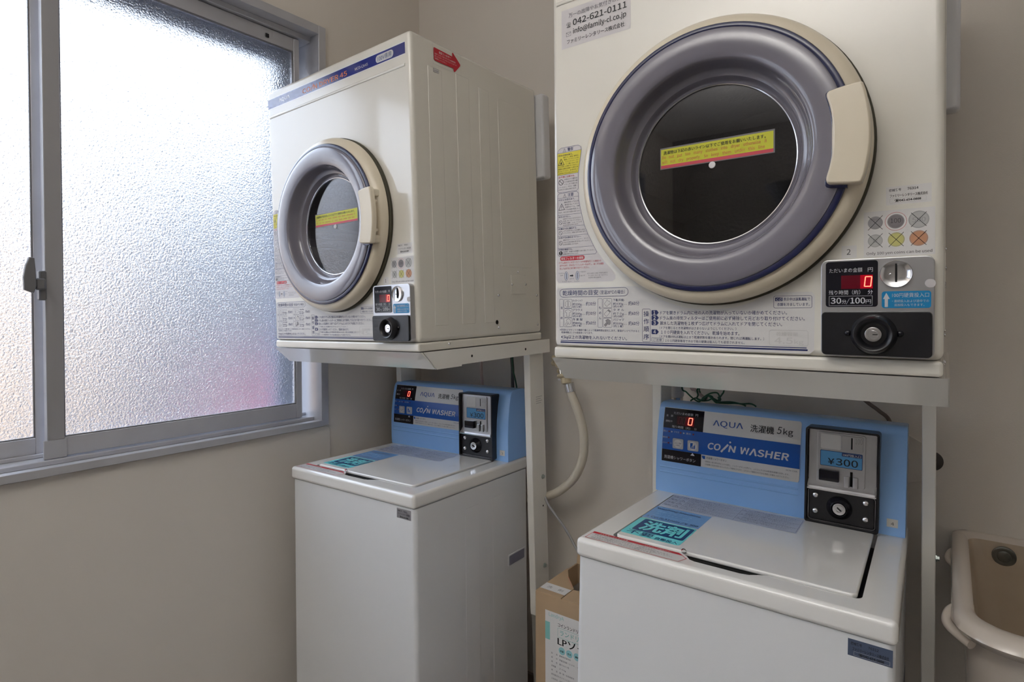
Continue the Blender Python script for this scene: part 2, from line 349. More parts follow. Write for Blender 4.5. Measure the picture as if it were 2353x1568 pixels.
# casing standing proud of the wall, then the deep reveal
wbox('casing', -0.005, 0.013, Y1-0.026, Y1+0.001, Z0, Z1); wbox('casing', -0.005, 0.013, Y0, Y0+0.026, Z0, Z1)
wbox('casing', -0.005, 0.0128, Y0+0.026, Y1-0.026, Z1-0.028, Z1); wbox('casing', -0.005, 0.020, Y0+0.026, Y1-0.026, Z0, Z0+0.020)
wbox('jamb', -0.15, -0.004, Y1-0.024, Y1, Z0, Z1); wbox('jamb', -0.15, -0.004, Y0, Y0+0.024, Z0, Z1)
wbox('head', -0.15, -0.004, Y0+0.024, Y1-0.024, Z1-0.026, Z1); wbox('sill', -0.15, -0.004, Y0+0.024, Y1-0.024, Z0, Z0+0.014)
wbox('sill_step', -0.15, -0.035, Y0+0.024, Y1-0.024, Z0+0.014, Z0+0.026)
wbox('head_track', -0.15, -0.035, Y0+0.024, Y1-0.024, Z1-0.042, Z1-0.026)
wbox('track_rail', -0.088, -0.084, Y0+0.024, Y1-0.024, Z0+0.026, Z0+0.036)
wbox('jamb_channel', -0.128, -0.122, Y1-0.040, Y1-0.024, Z0+0.026, Z1-0.042)
def sash(xc, ya, yb, sl, sr, zb_=-0.352, zt=0.893):
    s = empty('sash'); s.parent = win
    h = 0.012
    wbox('stile', xc-h, xc+h, ya, ya+sl, zb_, zt, par=s); wbox('stile', xc-h, xc+h, yb-sr, yb, zb_, zt, par=s)
    wbox('rail', xc-h+.001, xc+h-.001, ya+sl, yb-sr, zb_, zb_+0.046, par=s); wbox('rail', xc-h+.001, xc+h-.001, ya+sl, yb-sr, zt-0.042, zt, par=s)
    bm = bmesh.new(); bx(bm, xc-0.002, xc+0.002, ya+sl-.006, yb-sr+.006, zb_+0.040, zt-0.036); fin('glass_pane', bm, FG, s)
    for yy in (ya+sl, yb-sr-.003): wbox('glazing_bead', xc+0.002, xc+0.009, yy, yy+.003, zb_+0.046, zt-0.042, m=LOCKM, par=s, bev=0)
    for zz in (zb_+.046, zt-.045): wbox('glazing_bead', xc+0.002, xc+0.009, ya+sl+.003, yb-sr-.003, zz, zz+.003, m=LOCKM, par=s, bev=0)
    return s
s1 = sash(-0.060, 0.446, 1.128, 0.034, 0.020)
wbox('stile_foot', -0.050, -0.044, 0.438, 0.484, -0.354, -0.309, par=s1, m=mat('foot_grey', (0.38, 0.38, 0.40), 0.5))
wbox('stile_cap', -0.0475, -0.0435, 0.445, 0.4795, -0.309, 0.88, par=s1, m=mat('stile_grey', (0.36, 0.355, 0.365), 0.4, metal=0.4))  # slightly darker grey than the rest of the sash
wbox('rail_latch', -0.0475, -0.045, 1.010, 1.022, 0.862, 0.874, par=s1, m=BLACKG)
s2 = sash(-0.103, -0.230, 0.458, 0.03, 0.024)
# crescent lock on the meeting stile
lk = empty('crescent_lock'); lk.parent = win
wbox('lock_body', -0.058, -0.036, 0.432, 0.447, 0.028, 0.098, m=LOCKM, par=lk, bev=0.003)
wbox('lock_hub', -0.040, -0.024, 0.422, 0.443, 0.052, 0.080, m=LOCKM, par=lk, bev=0.004)
bm = bmesh.new(); prism(bm, [(0.400, 0.052), (0.418, 0.044), (0.423, 0.060), (0.422, 0.098), (0.420, 0.126), (0.410, 0.128), (0.403, 0.108), (0.399, 0.08)], -0.030, -0.016, 'x', bev=0.003)
fin('lock_lever', bm, LOCKM, lk, smooth=50)
# aluminium outer frame / insect screen track outside
for (ya, yb, za, zb_) in ((Y1-0.045, Y1-0.005, Z0, Z1), (Y0, Y1, Z1-0.045, Z1)): pass
wbox('outer_flange', -0.185, -0.150, Y1-0.088, Y1+0.03, Z0-.02, Z1+.02, m=mat('outer_blue_grey', (0.20, 0.24, 0.33), 0.4)); wbox('outer_flange', -0.185, -0.150, Y0-.02, Y1-0.088, Z1-0.10, Z1+.02, m=MATS['outer_blue_grey'])
wbox('outer_flange', -0.185, -0.150, Y0-.02, Y1-0.088, Z0-.02, Z0+.015, m=MATS['outer_blue_grey'])
wbox('screen_stile', -0.160, -0.140, 0.452, 0.480, Z0+.02, Z1-.03, m=MATS['outer_blue_grey'])

def copy_tree(o, parent=None):
    c_ = o.copy(); C.objects.link(c_); c_.parent = parent
    for ch in list(o.children): copy_tree(ch, c_)
    return c_
fill_win = copy_tree(win); fill_win.name = 'fill_window'; fill_win.matrix_world = WM @ Matrix.Translation((0, SH, 0))  # unseen copy, added to bring more light into the room
# outdoors beyond the glass
bm = bmesh.new(); bx(bm, -12, -1.9, -8, 10, -0.3, -0.2); fin('yard_ground', bm, mat('yard_concrete', (0.15, 0.15, 0.16), 0.9, noise=(1, (0.12, 0.12, 0.13))), kind='structure')
ow = empty('neighbour_house', Matrix.Translation((-5.0, 0.2, -0.2)), label='blurred warm beige house wall seen through the left window pane', cat='house')
box('house_wall', -0.5, 0.0, -2.2, 1.25, 0, 2.35, mat('house_wall', (0.62, 0.43, 0.28), 0.8, noise=(2, (0.56, 0.39, 0.25))), ow)
box('house_window', -0.02, 0.03, 0.15, 0.55, 1.1, 2.1, mat('house_shutter', (0.26, 0.28, 0.33), 0.4), ow)
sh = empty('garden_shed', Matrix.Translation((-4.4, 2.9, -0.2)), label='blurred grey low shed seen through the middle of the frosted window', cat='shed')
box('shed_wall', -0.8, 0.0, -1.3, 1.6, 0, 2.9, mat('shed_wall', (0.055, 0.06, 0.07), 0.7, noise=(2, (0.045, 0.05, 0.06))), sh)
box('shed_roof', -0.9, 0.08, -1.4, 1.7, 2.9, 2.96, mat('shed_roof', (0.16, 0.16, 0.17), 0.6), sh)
bu = empty('flowering_bush', Matrix.Translation((-2.62, 1.50, -0.2)), label='pink flowering bush blurred behind lower right corner of the frosted window', cat='bush')
bm = bmesh.new()
for i in range(90):
    q = Vector((random.gauss(0, .08), random.gauss(0, .09), 0.98+random.gauss(0, .10)))
    bmesh.ops.create_icosphere(bm, subdivisions=1, radius=random.uniform(.03, .06), matrix=Matrix.Translation(q))
fin('blossoms', bm, mat('blossom_pink', (0.42, 0.11, 0.18), 0.7, noise=(12, (0.32, 0.08, 0.13))), bu, kind='stuff')
bm = bmesh.new()
for i in range(7): tube(bm, [(0, 0, 0), (random.gauss(0, .04), random.gauss(0, .05), .5), (random.gauss(0, .1), random.gauss(0, .12), .95)], .012, 6, 4)
fin('stems', bm, mat('stem_brown', (0.12, 0.08, 0.05), 0.8), bu, kind='stuff')

# ================================================================== COIN DRYERS
DX, DZ = 0.308, 0.328                                 # centre of the round door on the front face
def front(u, v, h): return (u, -h, v)
KEY = {}
def seg7(P, x0, x1, z0, z1, wd, m, layer=3, sh=0.0):
    """lit segments of a 0"""
    s = lambda x_, z_: (x_+(z_-z0)*sh, z_); zm = (z0+z1)/2; g = wd*.35
    for A, B in (((x0+g, z0), (x1-g, z0)), ((x0+g, z1), (x1-g, z1)), ((x0, z0+g), (x0, zm-g)), ((x0, zm+g), (x0, z1-g)), ((x1, z0+g), (x1, zm-g)), ((x1, zm+g), (x1, z1-g))):
        P.line(*s(*A), *s(*B), wd, m, layer)
def warn_tri(P, cx, z0, s, m, flame=0):
    P.outline([(cx-s/2, z0), (cx+s/2, z0), (cx, z0+s*.92)], s*.07, m, 2)
    if flame: P.poly([(cx-s*.12, z0+s*.12), (cx+s*.1, z0+s*.12), (cx+s*.14, z0+s*.28), (cx+s*.03, z0+s*.55), (cx-s*.02, z0+s*.36), (cx-s*.13, z0+s*.3)], m, 2)
    else: P.line(cx, z0+s*.32, cx, z0+s*.62, s*.08, m, 2); P.disc(cx, z0+s*.18, s*.05, m, 2, n=8)
def no_sign(P, cx, cz, r_, m): P.ring(cx, cz, r_*.84, r_, m, 2, 20); P.line(cx-r_*.6, cz+r_*.6, cx+r_*.6, cz-r_*.6, r_*.16, m, 2)
def screw(par, x_, y_, z_, r_=0.0035, side='x', m=CHROME, name='screw'):
    bm = bmesh.new(); lathe(bm, [(r_*1.15, 0.0), (r_*1.1, -r_*.35), (r_*.75, -r_*.7), (0, -r_*.85)], 0, 0, 14)
    M = Matrix.Translation((x_, y_, z_))
    if side == 'x': M = M @ Matrix.Rotation(PI/2, 4, 'Z')
    bmesh.ops.transform(bm, matrix=M, verts=bm.verts)
    return fin(name, bm, m, par, smooth=60)

def make_dryer(M, label, number, machine, contact):
    D = empty('coin_dryer', M, label=label, cat='dryer', group='coin operated dryers on stands')
    W_, DD, HH = 0.613, 0.514, 0.758
    # cabinet with rounded corners, a seam above the base strip and the round drum opening
    bm = bmesh.new(); bx(bm, 0, W_, 0, DD, 0.0215, HH, bev=0.011, seg=4)
    cut = [lathe(bmesh.new(), [(0, -0.1), (0.196, -0.1), (0.196, 0.44), (0, 0.44)], DX, DZ, 64)]
    me = boolean(bm, cut); me.materials.clear(); me.materials.append(ENAMEL)
    link('cabinet', me, D, smooth=35)
    box('base_strip', 0.0005, W_-0.0005, -0.0003, DD, 0.0, 0.0213, ENAMEL, D, bev=0.005, seg=3)
    bm = bmesh.new(); lathe(bm, [(0.194, 0.004), (0.194, 0.40), (0.17, 0.41), (0.02, 0.415), (0, 0.415)], DX, DZ, 64)
    dr = fin('drum', bm, DRUM, D, smooth=40)
    for k in range(3):
        an = 0.5+k*2*PI/3; bm = bmesh.new(); prism(bm, [(-0.03, 0.192), (0.03, 0.192), (0.012, 0.15), (-0.012, 0.15)], 0.03, 0.39, bev=0.004, seg=1)
        bmesh.ops.transform(bm, matrix=Matrix.Translation((DX, 0, DZ)) @ Matrix.Rotation(an, 4, 'Y'), verts=bm.verts); fin('drum_baffle', bm, DRUM, dr, smooth=40)
    # raised rib under the name band
    bm = bmesh.new(); tube(bm, [(0.012, -0.0002, 0.679), (0.594, -0.0002, 0.679)], 0.0035, 10, 1, sm=False)
    bmesh.ops.transform(bm, matrix=Matrix.Scale(0.6, 4, Vector((0, 1, 0))), verts=bm.verts); fin('front_rib', bm, ENAMEL, D, smooth=60)
    # round door
    door = empty('door', None); door.parent = D
    lobj('door_ring', [(0.200, -0.010), (0.2235, -0.0095), (0.2265, -0.013), (0.2262, -0.022), (0.2235, -0.029), (0.219, -0.034), (0.213, -0.038), (0.2065, -0.0395), (0.2055, -0.040), (0.200, -0.039)], DX, DZ, CREAM, door, 128, 30)
    lobj('gasket', [(0.197, 0.002), (0.226, 0.0008), (0.229, -0.001), (0.229, -0.007), (0.2245, -0.0098), (0.197, -0.0098)], DX, DZ, GASKET, door, 96)
    lobj('trim_ring', [(0.1975, -0.040), (0.2066, -0.0398), (0.2076, -0.0425), (0.2058, -0.0449), (0.1992, -0.0452), (0.1975, -0.043)], DX, DZ, NAVY, door, 128, 60)
    lobj('viewing_ring', [(0.1986, -0.041), (0.1984, -0.0462), (0.1962, -0.0480), (0.188, -0.0492), (0.176, -0.0492), (0.163, -0.0475), (0.1565, -0.0455), (0.1545, -0.0435), (0.1525, -0.0395),
                          (0.1500, -0.030), (0.1470, -0.020), (0.1440, -0.0155), (0.1400, -0.0135), (0.1375, -0.0125), (0.1350, -0.008), (0.1335, -0.0025), (0.1315, -0.0005), (0.1285, -0.0018), (0.1270, 0.0)], DX, DZ, LENS, door, 128, 38)
    lobj('glass_rim', [(0.1290, -0.0012), (0.1282, -0.0028), (0.1268, -0.0022), (0.1262, 0.0)], DX, DZ, CHROME, door, 96)
    GL = mat('door_glass', (0.30, 0.30, 0.36), 0.015, trans=1.0, ior=1.62)
    lobj('door_glass', [(0, 0.0), (0.1275, 0.0), (0.1275, 0.004), (0, 0.004)], DX, DZ, GL, door, 96)
    # grip plate
    hp = [(0.178, 0.0625), (0.196, 0.0655), (0.2145, 0.0665), (0.2185, 0.062), (0.2225, 0.045), (0.2265, 0.015), (0.2265, -0.018), (0.2225, -0.047), (0.2185, -0.062), (0.213, -0.0675), (0.192, -0.066), (0.178, -0.0645),
          (0.1745, -0.061), (0.1742, -0.055), (0.1775, -0.043), (0.1805, -0.028), (0.1818, -0.008), (0.1818, 0.012), (0.1800, 0.032), (0.1768, 0.047), (0.1745, 0.055), (0.1750, 0.060)]
    hp = [(q.x, q.y) for q in smooth_path([(u, v, 0) for u, v in hp+hp[:1]], 3)[:-1]]
    hp = [(DX+u, DZ+v) for u, v in hp]; cxm = sum(u for u, v in hp)/len(hp); czm = sum(v for u, v in hp)/len(hp)
    bm = bmesh.new(); prism(bm, [(cxm+(u-cxm)*1.10-0.0012, czm+(v-czm)*1.055) for u, v in hp if u < DX+0.2062], -0.040, -0.0500, bev=0.0012, seg=1); fin('handle_surround', bm, NAVY, door, smooth=40)
    bm = bmesh.new(); n_ = len(hp)
    Ls = [[bm.verts.new((u, y_, v)) for u, v in inset(hp, d_)] for y_, d_ in ((-.0500, .0006), (-.0512, 0), (-.0585, 0), (-.0602, .0004), (-.0616, .0012), (-.0625, .0022), (-.0629, .0032))]
    for A, B in zip(Ls, Ls[1:]):
        for i in range(n_): bm.faces.new((A[i], A[(i+1) % n_], B[(i+1) % n_], B[i]))
    bm.faces.new(Ls[0]); cv_ = bm.verts.new((DX+.2035, -.0629, DZ))
    for i in range(n_): bm.faces.new((Ls[-1][i], Ls[-1][(i+1) % n_], cv_))
    hd = fin('handle', bm, CREAM, door, smooth=60)
    for za, zb_ in ((0.045, 0.064), (-0.065, -0.046)):
        bm = bmesh.new(); bx(bm, DX+0.178, DX+0.2165, -0.054, -0.030, DZ+za, DZ+zb_, bev=0.004, seg=2); fin('handle_arm', bm, CREAM, hd, smooth=50)
    bm = bmesh.new(); bx(bm, DX+0.180, DX+0.200, -0.054, -0.036, DZ-0.05, DZ+0.05, bev=0.003); fin('handle_core', bm, CREAM, hd, smooth=50)
    for zc in (0.034, -0.034):
        bm = bmesh.new(); tube(bm, [(DX+0.208, -0.054, DZ+zc), (DX+0.209, -0.036, DZ+zc)], 0.006, 12, 1, sm=False); fin('handle_post', bm, CREAM, hd, smooth=50)
    # notice on the glass
    P = Print(front)
    P.rect(0.2195, 0.4035, 0.3325, 0.3690, I_CLR, 0); P.rect(0.2210, 0.4015, 0.3340, 0.3665, I_YG, 1); P.rect(0.2210, 0.4015, 0.3340, 0.3393, I_DRED, 2)
    P.row('洗濯物は下記の赤いライン以下でご使用をお願いいたします。', 0.2255, 0.3905, 0.3577, 0.0066, I_BLK, 3, bold=.015)
    P.row('Do    not    put    too    many    clothes    into    dryer    otherwise    it', 0.2230, 0.3920, 0.3502, 0.0070, I_ROSE, 3, bold=.008)
    P.row('will    not    dry    properly.    So    keep    them    under    this    line', 0.2230, 0.3890, 0.3420, 0.0070, I_ROSE, 3, bold=.008)
    P.build('notice_label', door, label='yellow notice with red stripe')
    lobj('round_dot', [(0, -0.0016), (0.0052, -0.0012), (0.0056, -0.0001)], DX, DZ, I_WHT, door, 24)

    # ---- printed fascia
    P = Print(front)
    P.rect(0.0045, 0.5955, 0.7035, 0.7335, I_BW, 0); P.rect(0.0045, 0.5955, 0.7052, 0.7318, I_BAND, 1)
    P.text('ΛQUΛ', 0.063, 0.116, 0.7125, 0.7240, I_BW, 2, bold=.03)
    P.row('CO', 0.180, 0.217, 0.7100, 0.0170, I_ORG, 2, bold=.01); P.line(0.2195, 0.709, 0.2305, 0.7225, 0.0022, I_ORG, 2); P.disc(0.2320, 0.7245, 0.0014, I_ORG, 2)
    P.row('N DRYER 45', 0.2325, 0.3775, 0.7100, 0.0170, I_ORG, 2, bold=.01)
    P.row('MCD-CK45', 0.410, 0.461, 0.7130, 0.0095, I_LITE, 2); P.rect(0.491, 0.555, 0.7085, 0.7270, I_SIL, 2, r=0.0085)
    P.text('100V専用', 0.4985, 0.548, 0.7110, 0.7245, I_TEAL, 3)
    P.build('name_band', D, label='dark blue name band')
    # warning label
    P = Print(front); K = I_NAVY
    P.poly([(0.0080, 0.150), (0.013, 0.1445), (0.128, 0.1445), (0.1335, 0.149), (0.1335, 0.155), (0.128, 0.164), (0.112, 0.181), (0.0975, 0.200), (0.088, 0.216), (0.078, 0.236), (0.070, 0.254), (0.0645, 0.276), (0.060, 0.30), (0.0585, 0.33), (0.0600, 0.360), (0.0650, 0.392), (0.0645, 0.399), (0.0580, 0.4045), (0.020, 0.4045), (0.0105, 0.397), (0.0100, 0.390)], I_LILAC, 0)
    P.poly([(0.0115, 0.352), (0.0570, 0.352), (0.0640, 0.3935), (0.0115, 0.3935)], I_YEL, 1)
    P.outline([(0.0115, 0.322), (0.0115, 0.394), (0.0135, 0.4), (0.020, 0.4035), (0.0570, 0.4035), (0.0630, 0.400), (0.0645, 0.394), (0.0572, 0.352), (0.0572, 0.322), (0.054, 0.3185), (0.0145, 0.3185)], 0.0005, K, 2)
    for (za, xb) in ((0.394, 0.0645), (0.352, 0.0572)): P.line(0.0115, za, xb, za, 0.0004, K, 2)
    P.outline([(0.0115, 0.1995), (0.0115, 0.313), (0.015, 0.3168), (0.054, 0.3168), (0.0578, 0.313), (0.0578, 0.303), (0.0600, 0.290), (0.0640, 0.2745), (0.0700, 0.2515), (0.0775, 0.234), (0.0895, 0.211), (0.0960, 0.200), (0.093, 0.1965), (0.0145, 0.1965)], 0.0005, K, 2)
    for (za, xb) in ((0.3075, 0.0578), (0.2750, 0.0640), (0.2520, 0.0700), (0.2345, 0.0775), (0.2115, 0.0895)): P.line(0.0115, za, xb, za, 0.0004, K, 2)
    warn_tri(P, 0.0275, 0.3955, 0.0068, I_GREY); P.row('警告', 0.034, 0.047, 0.3963, 0.0068, K, 2, bold=.02)
    P.row('•引火の恐れあり。', 0.013, 0.046, 0.3875, 0.0042, K, 2, bold=.02); warn_tri(P, 0.0200, 0.371, 0.0130, I_BLK, 1)
    for i, (s, xa, xb) in enumerate((('美容オイル、食用油、動物系油、', .0245, .0585), ('機械油、ドライクリーニング油', .0265, .0580), ('ベンジンやシンナー、ガソ', .029, .0578), ('リン、樹脂（セルロース系）', .0300, .0575), ('などの付着した衣類やポリプロピレン', .0130, .0572), ('繊維製の衣類は洗濯後でも絶対に乾', .0130, .0570), ('燥しないでください。油の酸化熱によ', .0130, .0568), ('る自然発火や引火の恐れがあります。', .0130, .0560))):
        P.row(s, xa, xb, 0.3835-i*0.00425, 0.0030, I_BLK, 2)
    P.row('•お子様に注意する。', 0.013, 0.050, 0.3462, 0.0042, I_RED, 2, bold=.02); no_sign(P, 0.0195, 0.3380, 0.0056, I_BLK)
    for i, (s, xa, xb) in enumerate((('子供だけで使わせ', .0265, .0555), ('たり幼児の手の届', .0265, .0555), ('くところで使わな', .0265, .0555), ('いでください。やけど・感電・', .0130, .0550), ('けがをする恐れがあります。', .0130, .0540))): P.row(s, xa, xb, 0.3412-i*0.0047, 0.0034, I_GREY, 2)
    warn_tri(P, 0.0275, 0.3090, 0.0068, I_GREY); P.row('注意', 0.034, 0.047, 0.3098, 0.0068, K, 2, bold=.02)
    P.row('•やけどの恐れあり。', 0.013, 0.050, 0.3025, 0.0040, K, 2, bold=.02); warn_tri(P, 0.0205, 0.2850, 0.0130, I_GREY)
    for i, (s, xa, xb) in enumerate((('運転が終わってから衣', .026, .058), ('類を取り出してください', .0275, .059), ('乾燥中はドラム、衣類', .0290, .0595), ('ドアの内側が高温になっ', .0290, .0600), ('ており、やけどをする恐れがあります。', .0130, .0615))): P.row(s, xa, xb, 0.2975-i*0.0047, 0.0034, I_GREY, 2)
    P.row('•水をかけない。', 0.013, 0.040, 0.2700, 0.0040, K, 2, bold=.02); no_sign(P, 0.0180, 0.2610, 0.0040, I_GREY)
    for i, (s, xb) in enumerate((('本体やドラムに水をかけたり', .062), ('水洗いをしないでください。', .0635), ('感電や漏電・ショートによる', .0650), ('火災の恐れがあります。', .0580))): P.row(s, .0235, xb, 0.2660-i*0.0040, 0.0030, I_GREY, 2)
    P.row('•衣類は十分に脱水する。', 0.013, 0.054, 0.2470, 0.0040, K, 2, bold=.02); no_sign(P, 0.0180, 0.2410, 0.0040, I_GREY)
    for i, (s, xb) in enumerate((('しずくのたれるような衣類を入れな', .071), ('いでください。感電の恐れがあります。', .0735))): P.row(s, .0235, xb, 0.2428-i*0.0040, 0.0030, I_GREY, 2)
    P.row('•火気や引火物を近づけない。', 0.013, 0.063, 0.2300, 0.0040, K, 2, bold=.02); no_sign(P, 0.0180, 0.2215, 0.0040, I_GREY)
    for i, (s, xb) in enumerate((('運転中はベンジン、シンナー、ガソリ', .078), ('ンなどの引火物を近づけないでください。', .0815), ('火災の原因になります。', .0580))): P.row(s, .0235, xb, 0.2255-i*0.0042, 0.0030, I_GREY, 2)
    P.row('•衣類を確認する。', 0.013, 0.044, 0.2072, 0.0040, K, 2, bold=.02); P.disc(0.0180, 0.2020, 0.0040, I_BLK, 2); P.line(.018, .2015, .018, .2045, .0012, I_WHT, 3); P.disc(.018, .1995, .0007, I_WHT, 3, n=8)
    for i, (s, xb) in enumerate((('金属類、金属片は衣類から取り除いてください。', .0925), ('感電の恐れがあります。', .0580))): P.row(s, .0235, xb, 0.2030-i*0.0042, 0.0030, I_GREY, 2)
    P.rect(0.0165, 0.0700, 0.1872, 0.1952, I_RED, 1, r=0.0035); P.row('排気フィルターの掃除', 0.0185, 0.0680, 0.1888, 0.0058, I_WHT, 2, bold=.02)
    for i, (s, xa, xb) in enumerate((('•ドラム奥のフィルターカバーの中央部を引くと本体から', .013, .105), ('はずれます。爪を引いてフィルターをはずし、糸くずの掃除', .0155, .110), ('をして必ず元どおり取り付けてください。', .0155, .080))): P.row(s, xa, xb, 0.1818-i*0.0056, 0.0042, I_RED, 2)
    for cx_ in (0.0300, 0.0545):
        P.disc(cx_, 0.1575, 0.0040, I_PALEB, 1, rz=0.0085); P.outline(disc_pts(cx_, 0.1575, 0.0040, 0.0085, 20), 0.0005, I_GREY, 2); P.line(cx_, .152, cx_, .163, .0012, I_GREY, 2)
    P.poly([(.038, .1568), (.0425, .1568), (.0425, .1553), (.046, .1580), (.0425, .1605), (.0425, .1590), (.038, .1590)], I_BLK, 2)
    for s, xa, xb, zz, em in (('「メヅマリ」', .0125, .0255, .1620, .0028), ('文字', .0165, .0225, .1580, .0028), ('はずす', .0375, .0465, .1510, .0028), ('爪を引く', .0620, .0730, .1632, .0028), ('糸くず', .0620, .0705, .1560, .0028), ('フィルターカバー', .0205, .0420, .1458, .0028), ('フィルター', .0470, .0600, .1458, .0028), ('※フィルターに糸くずがたまると', .0755, .1180, .1595, .0032), ('フィルターカバーの「メヅマリ」', .0780, .1180, .1555, .0032), ('の文字が浮き出ます。', .0780, .1050, .1515, .0032)): P.row(s, xa, xb, zz, em, I_GREY, 2)
    P.line(.058, .1645, .0615, .1645, .0003, I_GREY, 2); P.line(.057, .157, .0615, .157, .0003, I_GREY, 2)
    P.build('warning_label', D, label='warning label with a yellow panel')
    # drying time and operating steps
    P = Print(front)
    cv = [(0.0085, 0.0260), (0.452, 0.0250), (0.458, 0.0305), (0.4590, 0.112), (0.455, 0.118), (0.395, 0.118), (0.370, 0.1035), (0.340, 0.0945), (0.300, 0.0915), (0.26, 0.0955), (0.225, 0.1075), (0.180, 0.131), (0.172, 0.1345), (0.012, 0.1345), (0.0085, 0.131)]
    P.poly(cv, I_LBL, 0)
    P.outline(rr(0.0150, 0.1585, 0.1172, 0.1325, 0.0075), 0.0007, K, 2)
    P.row('乾燥時間の目安', 0.0215, 0.0985, 0.1208, 0.0108, K, 2, bold=.005); P.row('（室温20℃の場合）', 0.1020, 0.1520, 0.1218, 0.0078, K, 2)
    P.outline(rr(0.0145, 0.0230, 0.0600, 0.1130, 0.0015), 0.0004, I_NAVY, 2); P.outline(rr(0.0975, 0.1068, 0.0600, 0.1130, 0.0015), 0.0004, I_NAVY, 2)
    P.row('混', .0165, .0215, .0945, .0052, K, 2); P.row('紡', .0165, .0215, .0750, .0052, K, 2)
    for s, zz in (('も', .0940), ('め', .0845), ('ん', .0750)): P.row(s, .0998, .1047, zz, .0062, K, 2)
    for col, (xi, xt, xm, items) in enumerate(((0.0245, 0.0435, 0.0725, (('カッターシャツ', '約200g‥‥', '（約５枚）', '約30分'), ('ブラウス', '約200g‥‥', '（約８枚）', '約30分'), ('作 業 服', '約800g‥‥', '（約３着）', '約60分'))),
                                                (0.1085, 0.1290, 0.1590, (('下着(半袖)', '約130g‥‥', '（約６枚）', '約60分'), ('タ オ ル', '約７０g‥‥', '（約15枚）', '約60分'), ('パジャマ', '約500g‥‥', '（約１着）', '約60分'))))):
        for rI, (n1_, n2_, n3_, tm) in enumerate(items):
            zt_ = 0.1130-rI*0.0179; P.outline(rr(xi, xi+0.0178, zt_-0.0170, zt_, 0.002), 0.0004, K, 2)
            cx_, cz_ = xi+0.0089, zt_-0.0085; g = 0.0004
            if (col, rI) == (0, 0): P.outline([(cx_+u*.001, cz_+v*.001) for u, v in ((-2, 5.5), (2, 5.5), (5, 3), (6, -4), (4, -5), (3.5, -6.5), (-3.5, -6.5), (-4, -5), (-6, -4), (-5, 3))], g, I_GREY, 2); P.line(cx_, cz_-.006, cx_, cz_+.005, g*2, I_GREY, 2)
            elif (col, rI) == (0, 1): P.outline([(cx_+u*.001, cz_+v*.001) for u, v in ((-2, 6), (2, 6), (6.5, 4), (5.5, 1), (3.5, 1), (3.5, -6.5), (-3.5, -6.5), (-3.5, 1), (-5.5, 1), (-6.5, 4))], g, I_GREY, 2)
            elif (col, rI) == (1, 0): P.outline([(cx_+u*.001, cz_+v*.001) for u, v in ((-1, 7), (1, 4), (4, 3.5), (6.5, 0), (5, -2), (3.5, -1.5), (-1, -6.5), (-6.5, -1), (-2, 4))], g, I_GREY, 2)
            elif (col, rI) == (1, 1): P.outline([(cx_+u*.001, cz_+v*.001) for u, v in ((-7, -2), (2, 6.5), (7, 3), (-2, -6.5))], g, I_GREY, 2); P.poly([(cx_+.002, cz_+.0065), (cx_+.007, cz_+.003), (cx_+.0045, cz_+.001), (cx_-.0005, cz_+.0045)], I_C1, 2)
            else:
                m_ = I_C1 if col else None
                pts = [(cx_+u*.001, cz_+v*.001) for u, v in ((1, 7), (6, 4), (6, -2), (3, -4), (1, -2), (-4, -7), (-7, -4), (-2, 1), (-4, 4), (-1, 6))]
                if m_: P.poly(pts, m_, 2)
                P.outline(pts, g, I_GREY, 3); P.line(cx_-.004, cz_-.004, cx_+.001, cz_, g, I_GREY, 3)
            P.row(n1_, xt, xt+0.0215, zt_-0.0048, 0.0052, K, 2); P.row(n2_, xt, xt+0.0270, zt_-0.0115, 0.0050, K, 2); P.row(n3_, xt, xt+0.0200, zt_-0.0163, 0.0045, K, 2)
            P.row(tm, xm, xm+0.0210, zt_-0.0122, 0.0084, K, 2)
    P.row('※室温およびセンイの種類や量によって乾燥時間は変化します。室温が１０℃下がると', 0.0150, 0.1800, 0.0528, 0.0042, K, 2); P.row('乾燥時間は１０％程度長くなります。', 0.0185, 0.0870, 0.0477, 0.0042, K, 2)
    P.row('4.5kg以上の洗濯物を入れないでください。', 0.0175, 0.1560, 0.0378, 0.0076, K, 2, bold=.005)
    P.rect(0.0165, 0.4480, 0.0332, 0.0345, K, 1); P.rect(0.0160, 0.4495, 0.0292, 0.0318, K, 1, r=.0011)
    P.outline(rr(0.1855, 0.2005, 0.0360, 0.0935, 0.002), 0.0006, K, 2)
    for s, zz in (('操', .0808), ('作', .0675), ('順', .0540), ('序', .0405)): P.text(s, .1880, .1982, zz-.0006, zz+.0092, K, 2, bold=.005)
    def num(n_, zc):
        P.poly([(.2035, zc-.0042), (.2125, zc-.0042), (.2160, zc), (.2125, zc+.0042), (.2035, zc+.0042), (.2028, zc+.003), (.2028, zc-.003)], K, 2); P.row(n_, .2062, None, zc-.0031, .0086, I_LBL, 3, bold=.02)
    for n_, zc in (('1', .0872), ('2', .0782), ('3', .0693), ('4', .0538)): num(n_, zc)
    P.row('ドアを開きドラム内に他の人の洗濯物が入っていないか確かめてください。', .2185, .4210, .0842, .0070, K, 2, bold=.003)
    P.row('ドラム奥の排気フィルターはご使用前に必ず掃除して元どおり取り付けてください。', .2185, .4455, .0752, .0070, K, 2, bold=.003)
    P.row('脱水した洗濯物を１枚ずつ広げてドラムに入れてドアを閉じてください。', .2185, .4140, .0663, .0070, K, 2, bold=.003)
    P.row('（ドアを閉じるとき洗濯物がはさまらないようにしてください。）', .2175, .3460, .0590, .0050, K, 2)
    P.row('１００円硬貨を入れてください。 乾燥を始めます。', .2200, .3510, .0508, .0070, K, 2, bold=.003)
    P.row('（ドアを開ければ運転は止まり乾燥状態を確かめられます。閉じれば再運転します。）', .2175, .3880, .0440, .0050, K, 2)
